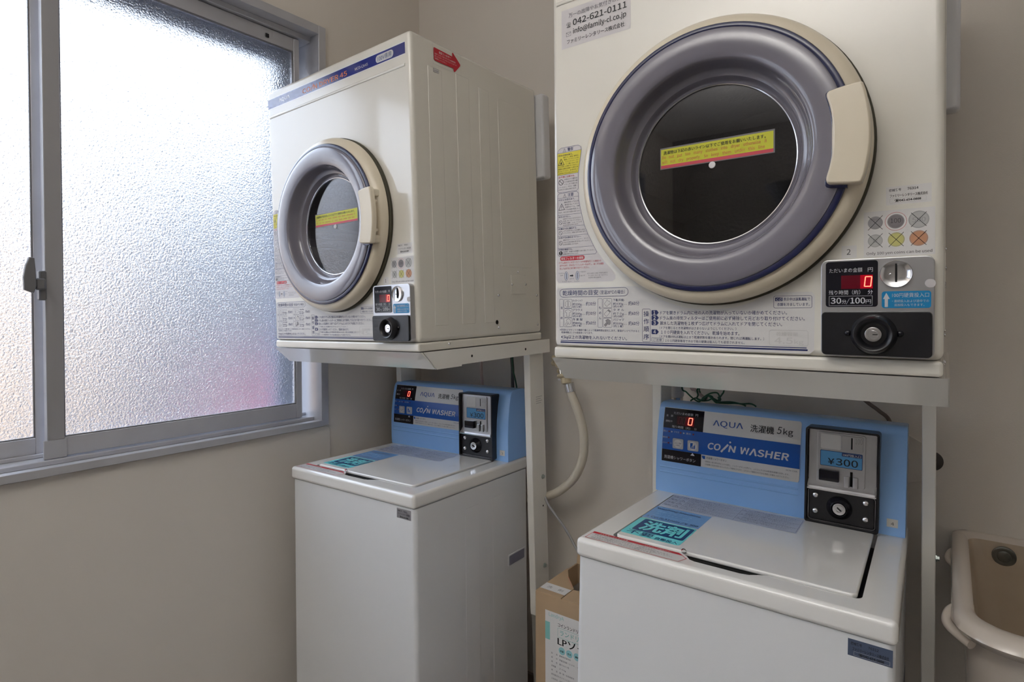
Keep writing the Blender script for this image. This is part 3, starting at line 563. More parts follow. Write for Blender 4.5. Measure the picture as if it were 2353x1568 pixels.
    P.outline(rr(.2030, .2240, .0365, .0432, .0008), .0004, K, 2); P.row('ご注意', .2055, .2215, .0380, .0050, K, 2)
    P.row('１００円硬貨専用ですので他の硬貨は投入しても返却されません。', .2275, .3590, .0370, .0050, K, 2)
    P.outline(rr(.4020, .4550, .0940, .1122, .0022), .0005, K, 2); P.rect(.4040, .4145, .1045, .1100, K, 2); P.row('cd', .4055, .4130, .1052, .0062, I_LBL, 3); P.row('表示中は送風運転で', .4160, .4525, .1052, .0054, K, 2, bold=.005); P.row('衣類を冷ましています。', .4070, .4520, .0972, .0054, K, 2, bold=.005)
    P.outline(rr(.3955, .4500, .0365, .0600, .0035), .0010, I_GHOST, 2); P.row('乾燥容量', .4055, .4365, .0515, .0068, I_GHOST, 2, bold=.02); P.row('4.5', .4030, .4290, .0395, .0130, I_GHOST, 2, bold=.02); P.row('kg', .4310, .4440, .0395, .0085, I_GHOST, 2, bold=.01)
    P.build('instruction_label', D, label='instruction label in navy print')
    # contact sticker
    if contact:
        P = Print(front); P.rect(.0225, .1655, .5905, .6635, I_LILAC, 0)
        P.row('万一の故障やお気付きの点は', .0385, .1560, .6470, .0092, I_GREY, 2); P.row('☎', .0330, .0435, .6300, .0095, I_BLK, 2); P.row('042-621-0111', .0475, .1580, .6300, .0155, I_BLK, 2, bold=.02)
        P.outline([(.0330, .6125), (.0430, .6125), (.0430, .6195), (.0330, .6195)], .0005, I_GREY, 2); P.outline([(.0330, .6195), (.038, .6152), (.0430, .6195)], .0005, I_GREY, 2, False)
        P.row('info@family-cl.co.jp', .0480, .1570, .6145, .0128, I_BLK, 2, bold=.016); P.row('ファミリーレンタリース株式会社', .0345, .1535, .5985, .0092, I_BLK, 2, bold=.015)
        P.build('contact_sticker', D)
    # machine number, coin guide, unit number
    P = Print(front); P.rect(.5475, .5990, .2355, .2605, I_LBL, 0); P.row('機械番号', .5510, .5650, .2540, .0042, I_GREY, 1, bold=.01); P.row(machine, .5720, .5845, .2542, .0046, I_BLK, 1, bold=.01)
    P.row('ファミリーレンタリース株式会社', .5520, .5950, .2460, .0046, I_BLK, 1, bold=.015); P.row('☎042-654-0888', .5575, .5875, .2395, .0040, I_BLK, 1, bold=.03); P.outline([(.552, .238), (.5930, .238), (.5930, .2440), (.552, .2440)], .0002, I_C3, 1)
    P.build('machine_number_label', D)
    P = Print(front); P.rect(.5210, .6030, .1650, .2285, I_LBL, 0)
    for cx_, cz_, r_, m_ in ((.5350, .2125, .0090, I_C1), (.5590, .2125, .0098, I_C2), (.5850, .2128, .0118, I_C3), (.5350, .1875, .0090, I_C3), (.5595, .1875, .0098, I_CY), (.5850, .1875, .0105, I_CO)):
        P.disc(cx_, cz_, r_, m_, 1); P.ring(cx_, cz_, r_*.90, r_*.94, I_C1, 2)
        if m_ is I_C2: P.ring(cx_, cz_, .0122, .0126, I_DRED, 2); P.row('100', cx_-.006, cx_+.0058, cz_-.002, .0088, I_CD, 3)
        else: P.line(cx_-.0085, cz_+.0095, cx_+.0085, cz_-.0095, .0006, I_BLK, 3); P.line(cx_+.0085, cz_+.0095, cx_-.0085, cz_-.0095, .0006, I_BLK, 3)
    P.row('50', .5315, .5385, .2155, .0040, I_C2, 3); P.row('500', .5775, .5925, .2095, .0085, I_C1, 2); P.ring(.535, .1875, .0018, .0026, I_C1, 2)
    P.row('Only 100 yen coins can be used', .5245, .6000, .1680, .0052, I_BLK, 1); P.build('coin_guide_label', D)
    P = Print(front); P.rect(.4935, .5125, .1650, .1830, I_LBL, 0); P.row(number, .5000, None, .1700, .0110, I_BLK, 1); P.build('unit_number_label', D)

    # ---- coin box
    cb = empty('coin_box'); cb.parent = D
    bm = bmesh.new(); prism(bm, rr(.4690, .6030, .0250, .1625, .009), 0.0, -0.0150, bev=0.0015); fin('metal_plate', bm, ALU, cb, smooth=40)
    f15 = lambda u, v, h: (u, -0.0152-h, v)
    P = Print(f15)
    P.rect(.4745, .5405, .0940, .1605, ALU, 0, r=.0045); P.rect(.4755, .5395, .0950, .1595, BLACKG, 1, r=.004)
    P.row('ただいまの金額', .4800, .5210, .1443, .0068, I_LITE, 2); P.row('円', .5275, .5335, .1443, .0068, I_LITE, 2)
    P.rect(.4950, .5335, .1205, .1395, I_LEDBG2, 2); P.rect(.5185, .5335, .1205, .1395, I_LEDBG, 3); seg7(P, .5235, .5310, .1235, .1370, .0012, I_LED, 4, .1)
    P.row('残り時間（約）', .4795, .5185, .1130, .0068, I_LITE, 2); P.row('分', .5275, .5335, .1130, .0068, I_LITE, 2)
    P.outline([(.4800, .0970), (.5330, .0970), (.5330, .1103), (.4800, .1103)], .0004, I_LITE, 2)
    P.row('30', .4818, .4952, .1000, .0110, I_LITE, 2, bold=.02); P.row('分', .4960, .5015, .1000, .0065, I_LITE, 2); P.line(.5015, .0990, .5055, .1070, .0004, I_LITE, 2); P.row('100', .5065, .5245, .1000, .0110, I_LITE, 2, bold=.02); P.row('円', .5252, .5315, .1000, .0065, I_LITE, 2)
    P.build('amount_display', cb, label='black display with a red lit digit')
    P = Print(f15); P.rect(.5435, .6000, .0922, .1168, ALU, 0, r=.004); P.rect(.5440, .5993, .0930, .1160, I_CYAN, 1, r=.0035)
    P.poly([(.5475, .0945), (.5512, .0945), (.5512, .1055), (.5535, .1055), (.5493, .1140), (.5455, .1055), (.5475, .1055)], I_LITE, 2)
    P.row('100円硬貨投入口', .5560, .5970, .1080, .0066, I_LITE, 2); P.row('・連続投入および途中での', .5560, .5970, .1010, .0040, I_LITE, 2); P.row('追加投入もできます。', .5585, .5920, .0958, .0040, I_LITE, 2)
    P.build('coin_entry_label', cb, label='blue arrow label')
    cs = lobj('coin_funnel', [(.0190, -.0150), (.0187, -.0180), (.0180, -.0186), (.0170, -.0182), (.0150, -.0172), (.0110, -.0162), (.0060, -.0156), (.0, -.0154)], .5605, .1395, CHROME, cb, 48)
    cp = bmesh.new()
    box('coin_slot', .5594, .5616, -.0178, -.0150, .1290, .1530, VOID, cb)
    lobj('return_stud', [(.0014, -.015), (.0014, -.0172), (0, -.0176)], .5540, .1390, CHROME, cb, 12)
    lobj('round_cover', [(.0060, -.0150), (.0058, -.0160), (0, -.0162)], .5985, .1255, mat('pale_grey_dot', (0.55, 0.53, 0.54), .4), cb, 28)
    bm = bmesh.new(); prism(bm, rr(.4705, .6010, .0265, .0885, .006), -.0150, -.0205, bev=0.0018); kb = fin('cash_door', bm, BLACK, cb, smooth=40)
    lobj('lock_boss', [(.0280, -.0203), (.0268, -.024), (.0250, -.0310), (.0225, -.0340), (.0200, -.0335), (.0175, -.0290), (.0160, -.0240), (.0150, -.0215), (0, -.0215)], .5350, .0570, BLACK, kb, 64)
    cy = lobj('lock_cylinder', [(.0105, -.0210), (.0103, -.0275), (.0096, -.0282), (.0062, -.0282), (.0060, -.0276), (.0055, -.0276), (.0053, -.0284), (0, -.0284)], .5350, .0570, CHROME, kb, 32)
    box('key_slot', .5345, .5402, -.0290, -.0280, .0562, .0576, VOID, kb)
    for xs in (.5040, .5655): screw(kb, xs, -.0205, .0582, .0038, 'y', BLACKG)

    # ---- right side: pressed ribs, patch plate, screws, arrow sticker
    for (ya, yb, zb_, zt) in ((.055, .103, .06, .690), (.155, .205, .06, .700), (.244, .286, .06, .690), (.325, .470, .215, .683)):
        bm = bmesh.new(); bx(bm, W_-.003, W_+.0010, ya, yb, zb_, zt, bev=.0014, seg=2); fin('side_rib', bm, ENAMEL, D, smooth=60)
    bm = bmesh.new(); bx(bm, W_-.001, W_+.0016, .364, .437, .137, .193, bev=.001, seg=1); fin('patch_plate', bm, ENAMEL, D, smooth=40)
    for ys, zs in ((.399, .202), (.368, .165), (.434, .166)): screw(D, W_+.0012, ys, zs, .0032)
    for ys, zs in ((.306, .134), (.492, .134), (.303, .045), (.493, .046), (.102, .013)): screw(D, W_, ys, zs, .0034)
    bm = bmesh.new(); lathe(bm, [(0, 0), (.0055, 0), (.006, .0006)], 0, 0, 20); bmesh.ops.transform(bm, matrix=Matrix.Translation((W_+.0006, .296, .060)) @ Matrix.Rotation(PI/2, 4, 'Z'), verts=bm.verts); fin('round_hole', bm, VOID, D)
    side = lambda u, v, h: (W_+.0014+h, u, v)
    P = Print(side)
    P.outline([(.073, .699), (.174, .699), (.174, .751), (.073, .751)], .0004, I_C3, 0)
    P.poly([(.078, .7400), (.143, .7380), (.143, .7480), (.146, .7480), (.172, .7270), (.172, .7230), (.151, .7010), (.147, .7020), (.146, .7090), (.080, .7080), (.0765, .711), (.0765, .738)], I_RED, 0)
    P.row('吸気フィルター', .095, .138, .7300, .0070, I_WHT, 1, bold=.02)
    for i, (s, xb) in enumerate((('吸気フィルターが目づまりすると乾燥時間が', .155), ('長くなります。おくれるごとにフィルターの', .157), ('掃除をしてください。', .121))): P.row(s, .080, xb, .7240-i*.0058, .0042, I_WHT, 1)
    P.build('arrow_sticker', D, label='red arrow sticker')
    P = Print(side); P.rect(.073, .092, .6795, .6880, I_LBL, 0); P.outline([(.073, .6795), (.092, .6795), (.092, .6880), (.073, .6880)], .0005, I_GREY, 1); P.row('2020年製', .0748, .0905, .6820, .0042, I_GREY, 1); P.build('date_label', D)
    # exhaust cover hung on the back
    box('exhaust_cover', .05, .637, DD+.0005, DD+.040, .490, .745, PLASTICW, D, bev=.008, seg=3)
    return D

D1 = M4((-1.61173892, 0.97096787, -0.10772732), [[0.99986193, 0.0047021, -0.01593767], [-0.00498994, 0.99982429, -0.01806911], [0.0158499, 0.01814614, 0.99970971]])
D2 = M4((-0.61825117, 0.96002596, -0.09235389), [[0.99998926, -0.00460565, -0.00051022], [0.00460311, 0.99997753, -0.00487393], [0.00053266, 0.00487152, 0.999988]])
make_dryer(D1, 'coin dryer beside the frosted window, its right side showing, unit number 1', '1', '76313', False)
make_dryer(D2, 'large near coin dryer seen front on, dark door glass, unit number 2', '2', '76314', True)

# ================================================================== DRYER STANDS
def make_stand(M, label, footz, hole_side=True):
    base = M.copy(); S = empty('dryer_stand', base, label=label, cat='stand', group='steel stands carrying the dryers')
    W_ = 0.618
    e_ = 0.0012
    # folded front lip sloping back, mitred ends
    bm = bmesh.new()
    A = [bm.verts.new(q) for q in ((-0.003, -0.001, -e_), (W_, -0.001, -e_), (W_, 0.046, -0.0455), (-0.003, 0.046, -0.0455))]
    B = [bm.verts.new(q) for q in ((-0.003, 0.004, -e_), (W_, 0.004, -e_), (W_, 0.049, -0.0455), (-0.003, 0.049, -0.0455))]
    bm.faces.new(A); bm.faces.new(B[::-1])
    for i in range(4): bm.faces.new((A[i], B[i], B[(i+1) % 4], A[(i+1) % 4]))
    fin('front_lip', bm, ENAMEL2, S)
    for xs in (W_, -0.003):
        bm = bmesh.new(); prism(bm, [(0.006, -e_), (0.545, -e_), (0.545, -0.0415), (0.14, -0.0420), (0.139, -0.0460), (0.050, -0.0460)], xs-.0018, xs+.0018, 'x'); sr = fin('side_rail', bm, ENAMEL2, S)
        for yy in (0.179, 0.417):
            bm = bmesh.new(); lathe(bm, [(0, 0), (.0036, 0)], 0, 0, 14); bmesh.ops.transform(bm, matrix=Matrix.Translation((xs+.0021, yy, -0.0235)) @ Matrix.Rotation(PI/2, 4, 'Z'), verts=bm.verts); fin('bolt_hole', bm, VOID, S)
    box('shelf_plate', 0.0, W_-.003, 0.006, 0.540, -0.0045, -e_-.0003, ENAMEL2, S)
    box('back_rail', 0.0, W_-.003, 0.540, 0.5445, -0.0415, -e_-.0003, ENAMEL2, S)
    zf = -(M.translation.z)                              # floor, in the stand's own frame
    for i, (xa, xb) in enumerate(((0.006, 0.030), (0.578, 0.601))):
        bm = bmesh.new(); bx(bm, xa, xb, 0.462, 0.535, footz, -0.005, bev=.0015, seg=1); lg = fin('leg', bm, ENAMEL2, S, smooth=40)
        if footz > zf+.02:
            bm = bmesh.new(); bx(bm, xa+.003, xb-.003, 0.466, 0.531, zf+.004, footz+.02); fin('inner_leg', bm, mat('inner_leg_grey', (.25, .24, .22), .5), lg)
        if i == 1:
            for yy, zz in ((.515, -.425), (.513, -.515), (.512, -.700)):
                if zz == -.515:
                    bm = bmesh.new(); lathe(bm, [(0, 0), (.003, 0)], 0, 0, 14); bmesh.ops.transform(bm, matrix=Matrix.Translation((xb+.0004, yy, zz)) @ Matrix.Rotation(PI/2, 4, 'Z'), verts=bm.verts); fin('bolt_hole', bm, VOID, lg)
                    continue
                bm = bmesh.new(); lathe(bm, [(.0075, 0), (.0075, -.002), (.0055, -.002), (.0055, -.006), (0, -.0065)], 0, 0, 6)
                bmesh.ops.transform(bm, matrix=Matrix.Translation((xb, yy, zz)) @ Matrix.Rotation(PI/2, 4, 'Z'), verts=bm.verts); fin('bolt', bm, mat('zinc', (.45, .50, .48), .3, metal=.9), lg)
            P = Print(lambda u, v, h: (xb+h, u, v)); 
            for k in range(4): P.line(.490, -.176-.0065*k, .522-.006*(k % 2), -.176-.0065*k, .0016, I_C1, 0)
            P.build('rating_print', lg)
    return S
make_stand(D1, 'off-white steel stand under the dryer beside the window, leg next to the carton', -0.838)
make_stand(D2, 'off-white steel stand under the near dryer, right leg in front of the sink', -(D2.translation.z)+.004)

# ================================================================== COIN WASHERS
def make_washer(M, H, label, number, machine, sticker):
    """M: frame at the lid's lower front left edge, H: its height above the floor"""
    base = M @ Matrix.Translation((0, 0, -H)); W_ = empty('coin_washer', base, label=label, cat='washing machine', group='coin operated washing machines under the dryers')
    off = (0, 0, H)
    def L(name, bm, m, parent=W_, smooth=None, **k): return fin(name, bm, m, parent, off=off if parent is W_ else (0, 0, 0), smooth=smooth, **k)
    # steel body
    bm = bmesh.new(); bx(bm, .003, .522, .004, .498, -H+.03, -.0005, bev=.011, seg=4, edges='z')
    body = L('body', bm, WBODY, smooth=40)
    box('base_plinth', .012, .513, .02, .49, -H+.004, -H+.031, BLACK, W_, off=off)
    for xs in (.5215,):
        for (ya, yb) in ((.196, .257), (.318, .380)):
            bm = bmesh.new(); bx(bm, xs-.002, xs+.0010, ya, yb, -H+.06, -.05, bev=.0012, seg=2); L('side_rib', bm, WBODY, smooth=60)
        bm = bmesh.new(); prism(bm, rr(.392, .480, -.281, -.244, .004), xs-.001, xs+.0016, 'x', bev=.001, seg=1); hg = L('carry_grip', bm, WBODY, smooth=40)
        bm = bmesh.new(); prism(bm, rr(.397, .476, -.2765, -.2485, .003), xs+.0010, xs+.0020, 'x'); fin('grip_recess', bm, mat('recess_grey', (.25, .25, .33), .5), hg)
    # top deck with the lid pocket and the finger slot
    bm = bmesh.new(); bx(bm, 0, .525, -.003, .499, 0, .037, bev=.0095, seg=4)
    c1 = bmesh.new(); prism(c1, rr(.052, .4755, .0475, .3935, .012), .006, .06, 'z')
    c2 = bmesh.new(); prism(c2, [(.185, .062), (.185, .0480), (.196, .0475), (.204, .042), (.212, .031), (.222, .0275), (.300, .0275), (.314, .031), (.326, .040), (.340, .0475), (.350, .0480), (.350, .062)], .003, .06, 'z')
    me = boolean(bm, [c1, c2]); me.materials.clear(); me.materials.append(WPLAST)
    link('top_deck', me, W_, off, smooth=35)
    box('pocket_shade', .053, .4745, .0485, .3925, .0062, .0072, BLACK, W_, off=off)  # black sheet standing in for the shade in the lid gap
    lid = L('lid', prism(bmesh.new(), rr(.0585, .4690, .0515, .3885, .010), .0325, .0410, 'z', bev=.0032, seg=3), WPLAST, smooth=50)
    box('finger_slot_shade', .2085, .3220, .0440, .0560, .0035, .0322, VOID, W_, off=off)  # black block under the lid edge, in place of the slot's shade
    bm = bmesh.new(); tube(bm, [(.196, .0505, .0425), (.196, .048, .0415)], .0048, 14, 1, sm=False); L('lid_sensor', bm, CHROME, smooth=50)
    # console
    pf = [(.400, .0372), (.3985, .060), (.3985, .120), (.4010, .160), (.4075, .205), (.4150, .238), (.4195, .2475), (.428, .2535), (.440, .2555), (.478, .2560), (.4975, .2530), (.500, .245), (.500, .0372)]
    bm = bmesh.new(); prism(bm, pf, .002, .5215, 'x', bev=.0022, seg=2); con = L('console', bm, BLUE, smooth=35)
    def cy(v):
        T = [(.0372, .400), (.060, .3985), (.120, .3985), (.160, .4010), (.205, .4075), (.238, .4150), (.26, .4205)]
        for (z0_, y0_), (z1_, y1_) in zip(T, T[1:]):
            if v <= z1_: return y0_+(y1_-y0_)*(v-z0_)/(z1_-z0_)
        return .4205
    # label plate following the console face
    bm = bmesh.new(); zs = [.1140, .118, .13, .14, .16, .18, .205, .22, .238, .2420, .2445]
    grid = []
    for zz in zs:
        ins = .003 if zz in (zs[0], zs[-1]) else .0006 if zz in (zs[1], zs[-2]) else 0
        grid.append([bm.verts.new((x_, cy(zz)-.0010, zz)) for x_ in (.0165+ins, .17, .3285-ins)])
    for A, B in zip(grid, grid[1:]):
        for k in range(2): bm.faces.new((A[k], A[k+1], B[k+1], B[k]))
    fin('label_plate', bm, I_LBL, con)
    cf = lambda u, v, h: (u, cy(v)-.0011-h, v)
    P = Print(cf); K = I_NAVY
    def strips(x0_, x1_, z0_, z1_, m_, layer, r=(0, 0, 0, 0)):
        zz = [z for z in (z0_, .16, .205) if z0_ <= z < z1_]+[z1_]; zz = sorted(set([z0_]+zz))
        for q0, q1 in zip(zz, zz[1:]): P.rect(x0_, x1_, q0, q1, m_, layer)
    strips(.0170, .1155, .1950, .2435, I_TEAL if 0 else BLACKG, 0); strips(.0170, .3282, .1430, .1950, I_BLUE, 0); strips(.0172, .1145, .1140, .1430, BLACKG, 1)
    P.row('ただいまの金額', .0410, .0890, .2300, .0066, I_LITE, 2); P.row('円', .0945, .1010, .2300, .0066, I_LITE, 2)
    P.row('金　額', .0225, .0395, .2230, .0052, I_LITE, 2); P.row('運転中', .0220, .0390, .2098, .0052, I_LITE, 2)
    P.rect(.0500, .0930, .2045, .2265, I_DKRED, 2); P.rect(.0720, .0930, .2045, .2265, I_LEDBG2, 3)
    for xx in (.054, .0635): seg7(P, xx, xx+.0062, .2080, .2235, .0009, I_DOT, 3, .1)
    seg7(P, .0785, .0875, .2080, .2240, .0015, I_LED, 4, .1)
    P.row('残り時間（約）', .0390, .0850, .1972, .0066, I_LITE, 2); P.row('分', .0940, .1005, .1972, .0066, I_LITE, 2)
    P.row('洗い', .0180, .0290, .1850, .0052, I_LITE, 2); P.poly([(.0380, .1845), (.0425, .1868), (.0380, .1890)], I_LITE, 2); P.row('すすぎ', .0455, .0580, .1850, .0052, I_LITE, 2); P.poly([(.0680, .1845), (.0725, .1868), (.0680, .1890)], I_LITE, 2); P.row('脱水', .0755, .0875, .1850, .0052, I_LITE, 2)
    for xx, zz in ((.0330, .1868), (.0620, .1868), (.0930, .1868), (.0330, .1720), (.0330, .1590)): P.disc(xx, zz, .0022, I_DOT, 2, n=14)
    P.row('槽洗浄', .0180, .0295, .1702, .0046, I_LITE, 2); P.row('ふたロック', .0175, .0300, .1572, .0044, I_LITE, 2); P.outline([(.0375, .1575), (.041, .1575), (.041, .160), (.0375, .160)], .0004, I_LITE, 2)
    P.poly([(.0885, .1365), (.0990, .1365), (.0938, .1428)], I_LITE, 2)
    P.row('洗濯槽シャワーボタン', .0235, .1015, .1215, .0088, I_LITE, 2)
    # maker's word: open-topped A shapes
    P.text('ΛQUΛ', .1380, .2065, .2105, .2265, ink('logo_blue', (.015, .07, .34)), 2, bold=.004)
    P.row('洗濯機', .2225, .2735, .2115, .0178, I_BLK, 2, bold=.014); P.row('5', .2790, .2895, .2130, .0215, I_BLK, 2, bold=.004, shear=.2); P.row('kg', .2925, .3125, .2130, .0170, I_BLK, 2, bold=.004)
    wI = ink('panel_text', (.66, .65, .68))
    P.row('CO', .1290, .1590, .1585, .0200, wI, 2, bold=.042, shear=.12); P.line(.1610, .1565, .1750, .1735, .0042, wI, 2); P.disc(.1800, .1800, .0022, wI, 2); P.row('N', .1765, .1940, .1585, .0200, wI, 2, bold=.042, shear=.12)
    P.row('W', .2035, .2235, .1580, .0208, wI, 2, bold=.042, shear=.12); P.row('Λ', .2225, .2395, .1580, .0208, wI, 2, bold=.042, shear=.12); P.row('SHER', .2400, .3065, .1580, .0208, wI, 2, bold=.042, shear=.12)
    P.rect(.1165, .1240, .1330, .1405, I_BLUE, 2); P.poly([(.1165, .1330), (.1195, .1330), (.1165, .137)], I_LBL, 3)
    P.row('洗濯槽シャワーボタン', .1265, .1740, .1345, .0058, I_GREY, 2, bold=.005)
    P.row('・硬貨投入後10秒以内にふたを閉じ、シャワーボタンを押すと、ふたロックされ30秒間洗濯槽を洗浄します。', .1225, .3080, .1262, .0044, I_GREY, 2); P.row('・洗濯槽の洗浄が終わるとふたロック解除されます。ふたロック解除されてから洗剤と衣類を入れてください。', .1225, .3080, .1195, .0044, I_GREY, 2)
    P.row('MCW-C50A', .3015, .3240, .1355, .0046, I_GREY, 2)
    P.build('printed_panel', con, label='black, blue and white printed panel')
    for i, (xa, xb, za, zb_) in enumerate(((.0440, .0705, .1475, .1725), (.0810, .1075, .1475, .1725))):
        yb_ = cy((za+zb_)/2); bm = bmesh.new(); prism(bm, rr(xa, xb, za, zb_, .003), yb_-.0005, yb_-.0034, bev=.0008, seg=1); btn = fin('push_button', bm, mat('button_silver', (.50, .50, .53), .35, metal=.3), con, smooth=40)
        P = Print(lambda u, v, h: (u, yb_-.0035-h, v)); cxx = (xa+xb)/2; czz = (za+zb_)/2
        P.disc(cxx, czz, .0105, ALU, 0); P.disc(cxx, czz, .0098, I_LBL, 1)
        if i == 0: P.row('ふたロック解除', cxx-.0088, cxx+.0088, czz, .0042, I_NAVY, 2); P.row('(一時停止)', cxx-.006, cxx+.006, czz-.0050, .0034, I_NAVY, 2)
        else:
            P.rect(cxx-.0062, cxx+.0058, czz-.0068, czz+.0068, I_BLUE, 2, r=.0015)
            for k in range(5): P.line(cxx+.002, czz+.004, cxx-.006+.0024*k, czz-.0065, .0005, I_LBL, 3)
            P.poly([(cxx-.0005, czz+.0025), (cxx+.004, czz+.001), (cxx+.006, czz+.0065), (cxx+.0005, czz+.0068)], I_LBL, 3)
        P.build('button_face', btn)
    for zz in (.0955, .0830):
        bm = bmesh.new(); tube(bm, [(.013, .3992, zz+.004), (.326, .3992, zz+.004)], .0022, 8, 1, sm=False); fin('console_rib', bm, BLUE, con, smooth=60)
    P = Print(lambda u, v, h: (u, .3984-h, v)); P.rect(.4895, .5085, .0550, .0715, I_LBL, 0); P.row(number, .4965, .5020, .0590, .0085, I_BLK, 1); P.build('unit_number_label', con)
    # ---- coin module
    cm = empty('coin_module'); cm.parent = W_; cm.location = off
    yF = .3760                                            # front of the black surround
    out = rr(.3425, .4770, .0405, .2420, .006); inn = rr(.3465, .4730, .0450, .2380, .004)
    bm = bmesh.new(); n_ = len(out)
    R1 = [bm.verts.new((u, .4050 if v < .15 else .4200, v)) for u, v in out]; R2 = [bm.verts.new((u, yF, v)) for u, v in out]; R3_ = [bm.verts.new((u, yF, v)) for u, v in inn]; R4 = [bm.verts.new((u, .398, v)) for u, v in inn]
    for A, B in ((R1, R2), (R2, R3_), (R3_, R4)):
        for i in range(n_): bm.faces.new((A[i], A[(i+1) % n_], B[(i+1) % n_], B[i]))
    bm.faces.new(R4)
    bmesh.ops.bevel(bm, geom=[e for e in bm.edges if all(abs(v.co.y-yF) < 1e-6 for v in e.verts) and e.calc_face_angle(0) > .5], offset=.0012, segments=2, affect='EDGES')
    fin('black_surround', bm, BLACK, cm, smooth=35)
    pl = box('silver_plate', .3470, .4725, .3860, .3985, .1150, .2375, ALU, cm, bev=.002)
    bm = bmesh.new(); prism(bm, rr(.3640, .4520, .1240, .2340, .005), .3830, .3870, bev=.0015); fin('raised_panel', bm, ALU, cm, smooth=40)
    ff = lambda u, v, h: (u, .3828-h, v)
    bm = bmesh.new(); prism(bm, rr(.3705, .4080, .1990, .2305, .003), .3822, .3832, bev=.0004, seg=1); fin('blank_plate', bm, mat('plate_pale', (.62, .61, .60), .35, metal=.2), cm)
    bm = bmesh.new(); prism(bm, rr(.4095, .4480, .1990, .2305, .003), .3818, .3832, bev=.0004, seg=1); fin('slot_plate', bm, mat('plate_satin', (.52, .52, .53), .3, metal=.8), cm)
    P = Print(lambda u, v, h: (u, .3817-h, v)); P.rect(.4262, .4290, .2035, .2270, VOID, 0); P.rect(.4292, .4300, .2035, .2270, I_WHT, 0); P.row('100', .4335, .4462, .2160, .0155, I_C1, 0); P.build('coin_slot', cm)
    P = Print(ff); P.rect(.3700, .4470, .1630, .1955, I_NAVY, 0, r=.002); P.rect(.3710, .4460, .1640, .1945, I_SKY, 1, r=.0015); P.rect(.4100, .4455, .1870, .1942, I_NAVY, 2, r=.001); P.row('100円投入口', .4120, .4440, .1882, .0058, I_LBL, 3, bold=.02)
    P.row('¥', .3845, .3965, .1675, .0180, I_BLK, 2, bold=.008); P.row('300', .3990, .4390, .1675, .0195, I_BLK, 2, bold=.008); P.build('price_label', cm, label='blue price label')
    bm = bmesh.new(); bx(bm, .3690, .4065, .3720, .3832, .1330, .1560, bev=.002); fin('reject_button', bm, BLACKG, cm, smooth=40)
    P = Print(lambda u, v, h: (u, .3820-h, v)); P.rect(.4255, .4300, .1270, .1570, VOID, 1); P.build('lower_slot', cm)
    for xa, xb in ((.4150, .4250), (.4305, .4400)):
        bm = bmesh.new(); bx(bm, xa, xb, .3770, .3832, .1240, .1470, bev=.002); fin('slot_cheek', bm, ALU, cm, smooth=40)
    bm = bmesh.new(); prism(bm, [(.3990, .1180), (.3740, .1150), (.3740, .1120), (.3990, .1120)], .3470, .4725, 'x', bev=.0005, seg=1); fin('coin_shelf', bm, CHROME, cm, smooth=40)
    for xs in (.3472, .4700):
        bm = bmesh.new(); prism(bm, [(.3990, .150), (.3745, .1160), (.3990, .1140)], xs, xs+.0022, 'x'); fin('shelf_cheek', bm, CHROME, cm)
    cash = L('cash_box_door', prism(bmesh.new(), rr(.3505, .4690, .0475, .1100, .006), .3890, .3825, bev=.0012), BLACK, parent=cm, smooth=40)
    P = Print(lambda u, v, h: (u, .3824-h, v)); P.outline(rr(.3490, .4705, .0460, .1108, .006), .0007, ALU, 0, True); P.build('door_edge', cm)
    for xs, zz in ((.3625, .0985), (.4540, .0985), (.3625, .0650), (.4540, .0650)): screw(cash, xs, .3825, zz, .0055, 'y', CHROME, 'rivet')
    lobj('lock_boss', [(.0240, .3830), (.0225, .3790), (.0190, .3770), (.0165, .3720), (.0140, .3705), (.0125, .3720), (.0120, .3790), (0, .3790)], .4070, .0790, BLACKG, cash, 48)
    lobj('lock_cylinder', [(.0122, .3760), (.0120, .3690), (.0112, .3683), (.0058, .3683), (.0052, .3700), (0, .3700)], .4080, .0795, CHROME, cash, 32)
    bm = bmesh.new(); bx(bm, -.0045, .0045, .3675, .3695, -.0008, .0008); bmesh.ops.transform(bm, matrix=Matrix.Translation((.4080, 0, .0795)) @ Matrix.Rotation(.7, 4, 'Y'), verts=bm.verts); fin('key_slot', bm, VOID, cash)
    # ---- stickers on the lid and deck
    top = lambda u, v, h: (u, v, .0411+h)
    P = Print(top)
    P.poly(rr(.0600, .1800, .0690, .1760, .006), I_MINT, 0); P.poly(rr(.0720, .1770, .0960, .1700, .005), I_TEAL, 1)
    P.text('洗剤', .0800, .1700, .1030, .1640, I_MINT, 2, bold=.03, solid=True); P.text('不要', .0690, .1240, .0735, .0930, I_TEAL, 2, bold=.035); P.text('自動投入', .1300, .1740, .0720, .0850, I_TEAL, 2, bold=.01)
    P.build('detergent_sticker', lid, label='turquoise detergent sticker')
    P = Print(top); P.poly([(.0595, .1785), (.1800, .1785), (.1800, .2690), (.0595, .2690)], ink('sticker_blue', (.20, .40, .74), .25), 0)
    P.text('Washing Machine', .0650, .1620, .2450, .2600, I_TEAL, 1, bold=.03)
    for k, s in enumerate(('自動洗濯コース', '洗い・すすぎ・脱水', 'Detergent automatic supply')): P.row(s, .075, .150, .2290-.0135*k, .0100, I_SKY, 1)
    P.text('1 Cycle31min / ¥ 300', .0660, .1760, .1840, .1980, I_TEAL, 1, bold=.03); P.build('cycle_sticker', lid, label='mid-blue cycle sticker')
    P = Print(top); P.poly([(.0600, .2705), (.1800, .2705), (.1800, .2780), (.3440, .2780), (.3440, .3770), (.0600, .3770)], I_PALEB, 0)
    tl = ['洗濯機の上には重い物を置かないでください。', '脱水槽が完全に止まるまで手を触れないでください。', 'ふたを開けたまま脱水しないでください。', '衣類はポケットの中を確かめてから入れてください。', '引火物の付着した衣類は洗わないでください。', '防水性のものは洗わないでください。']
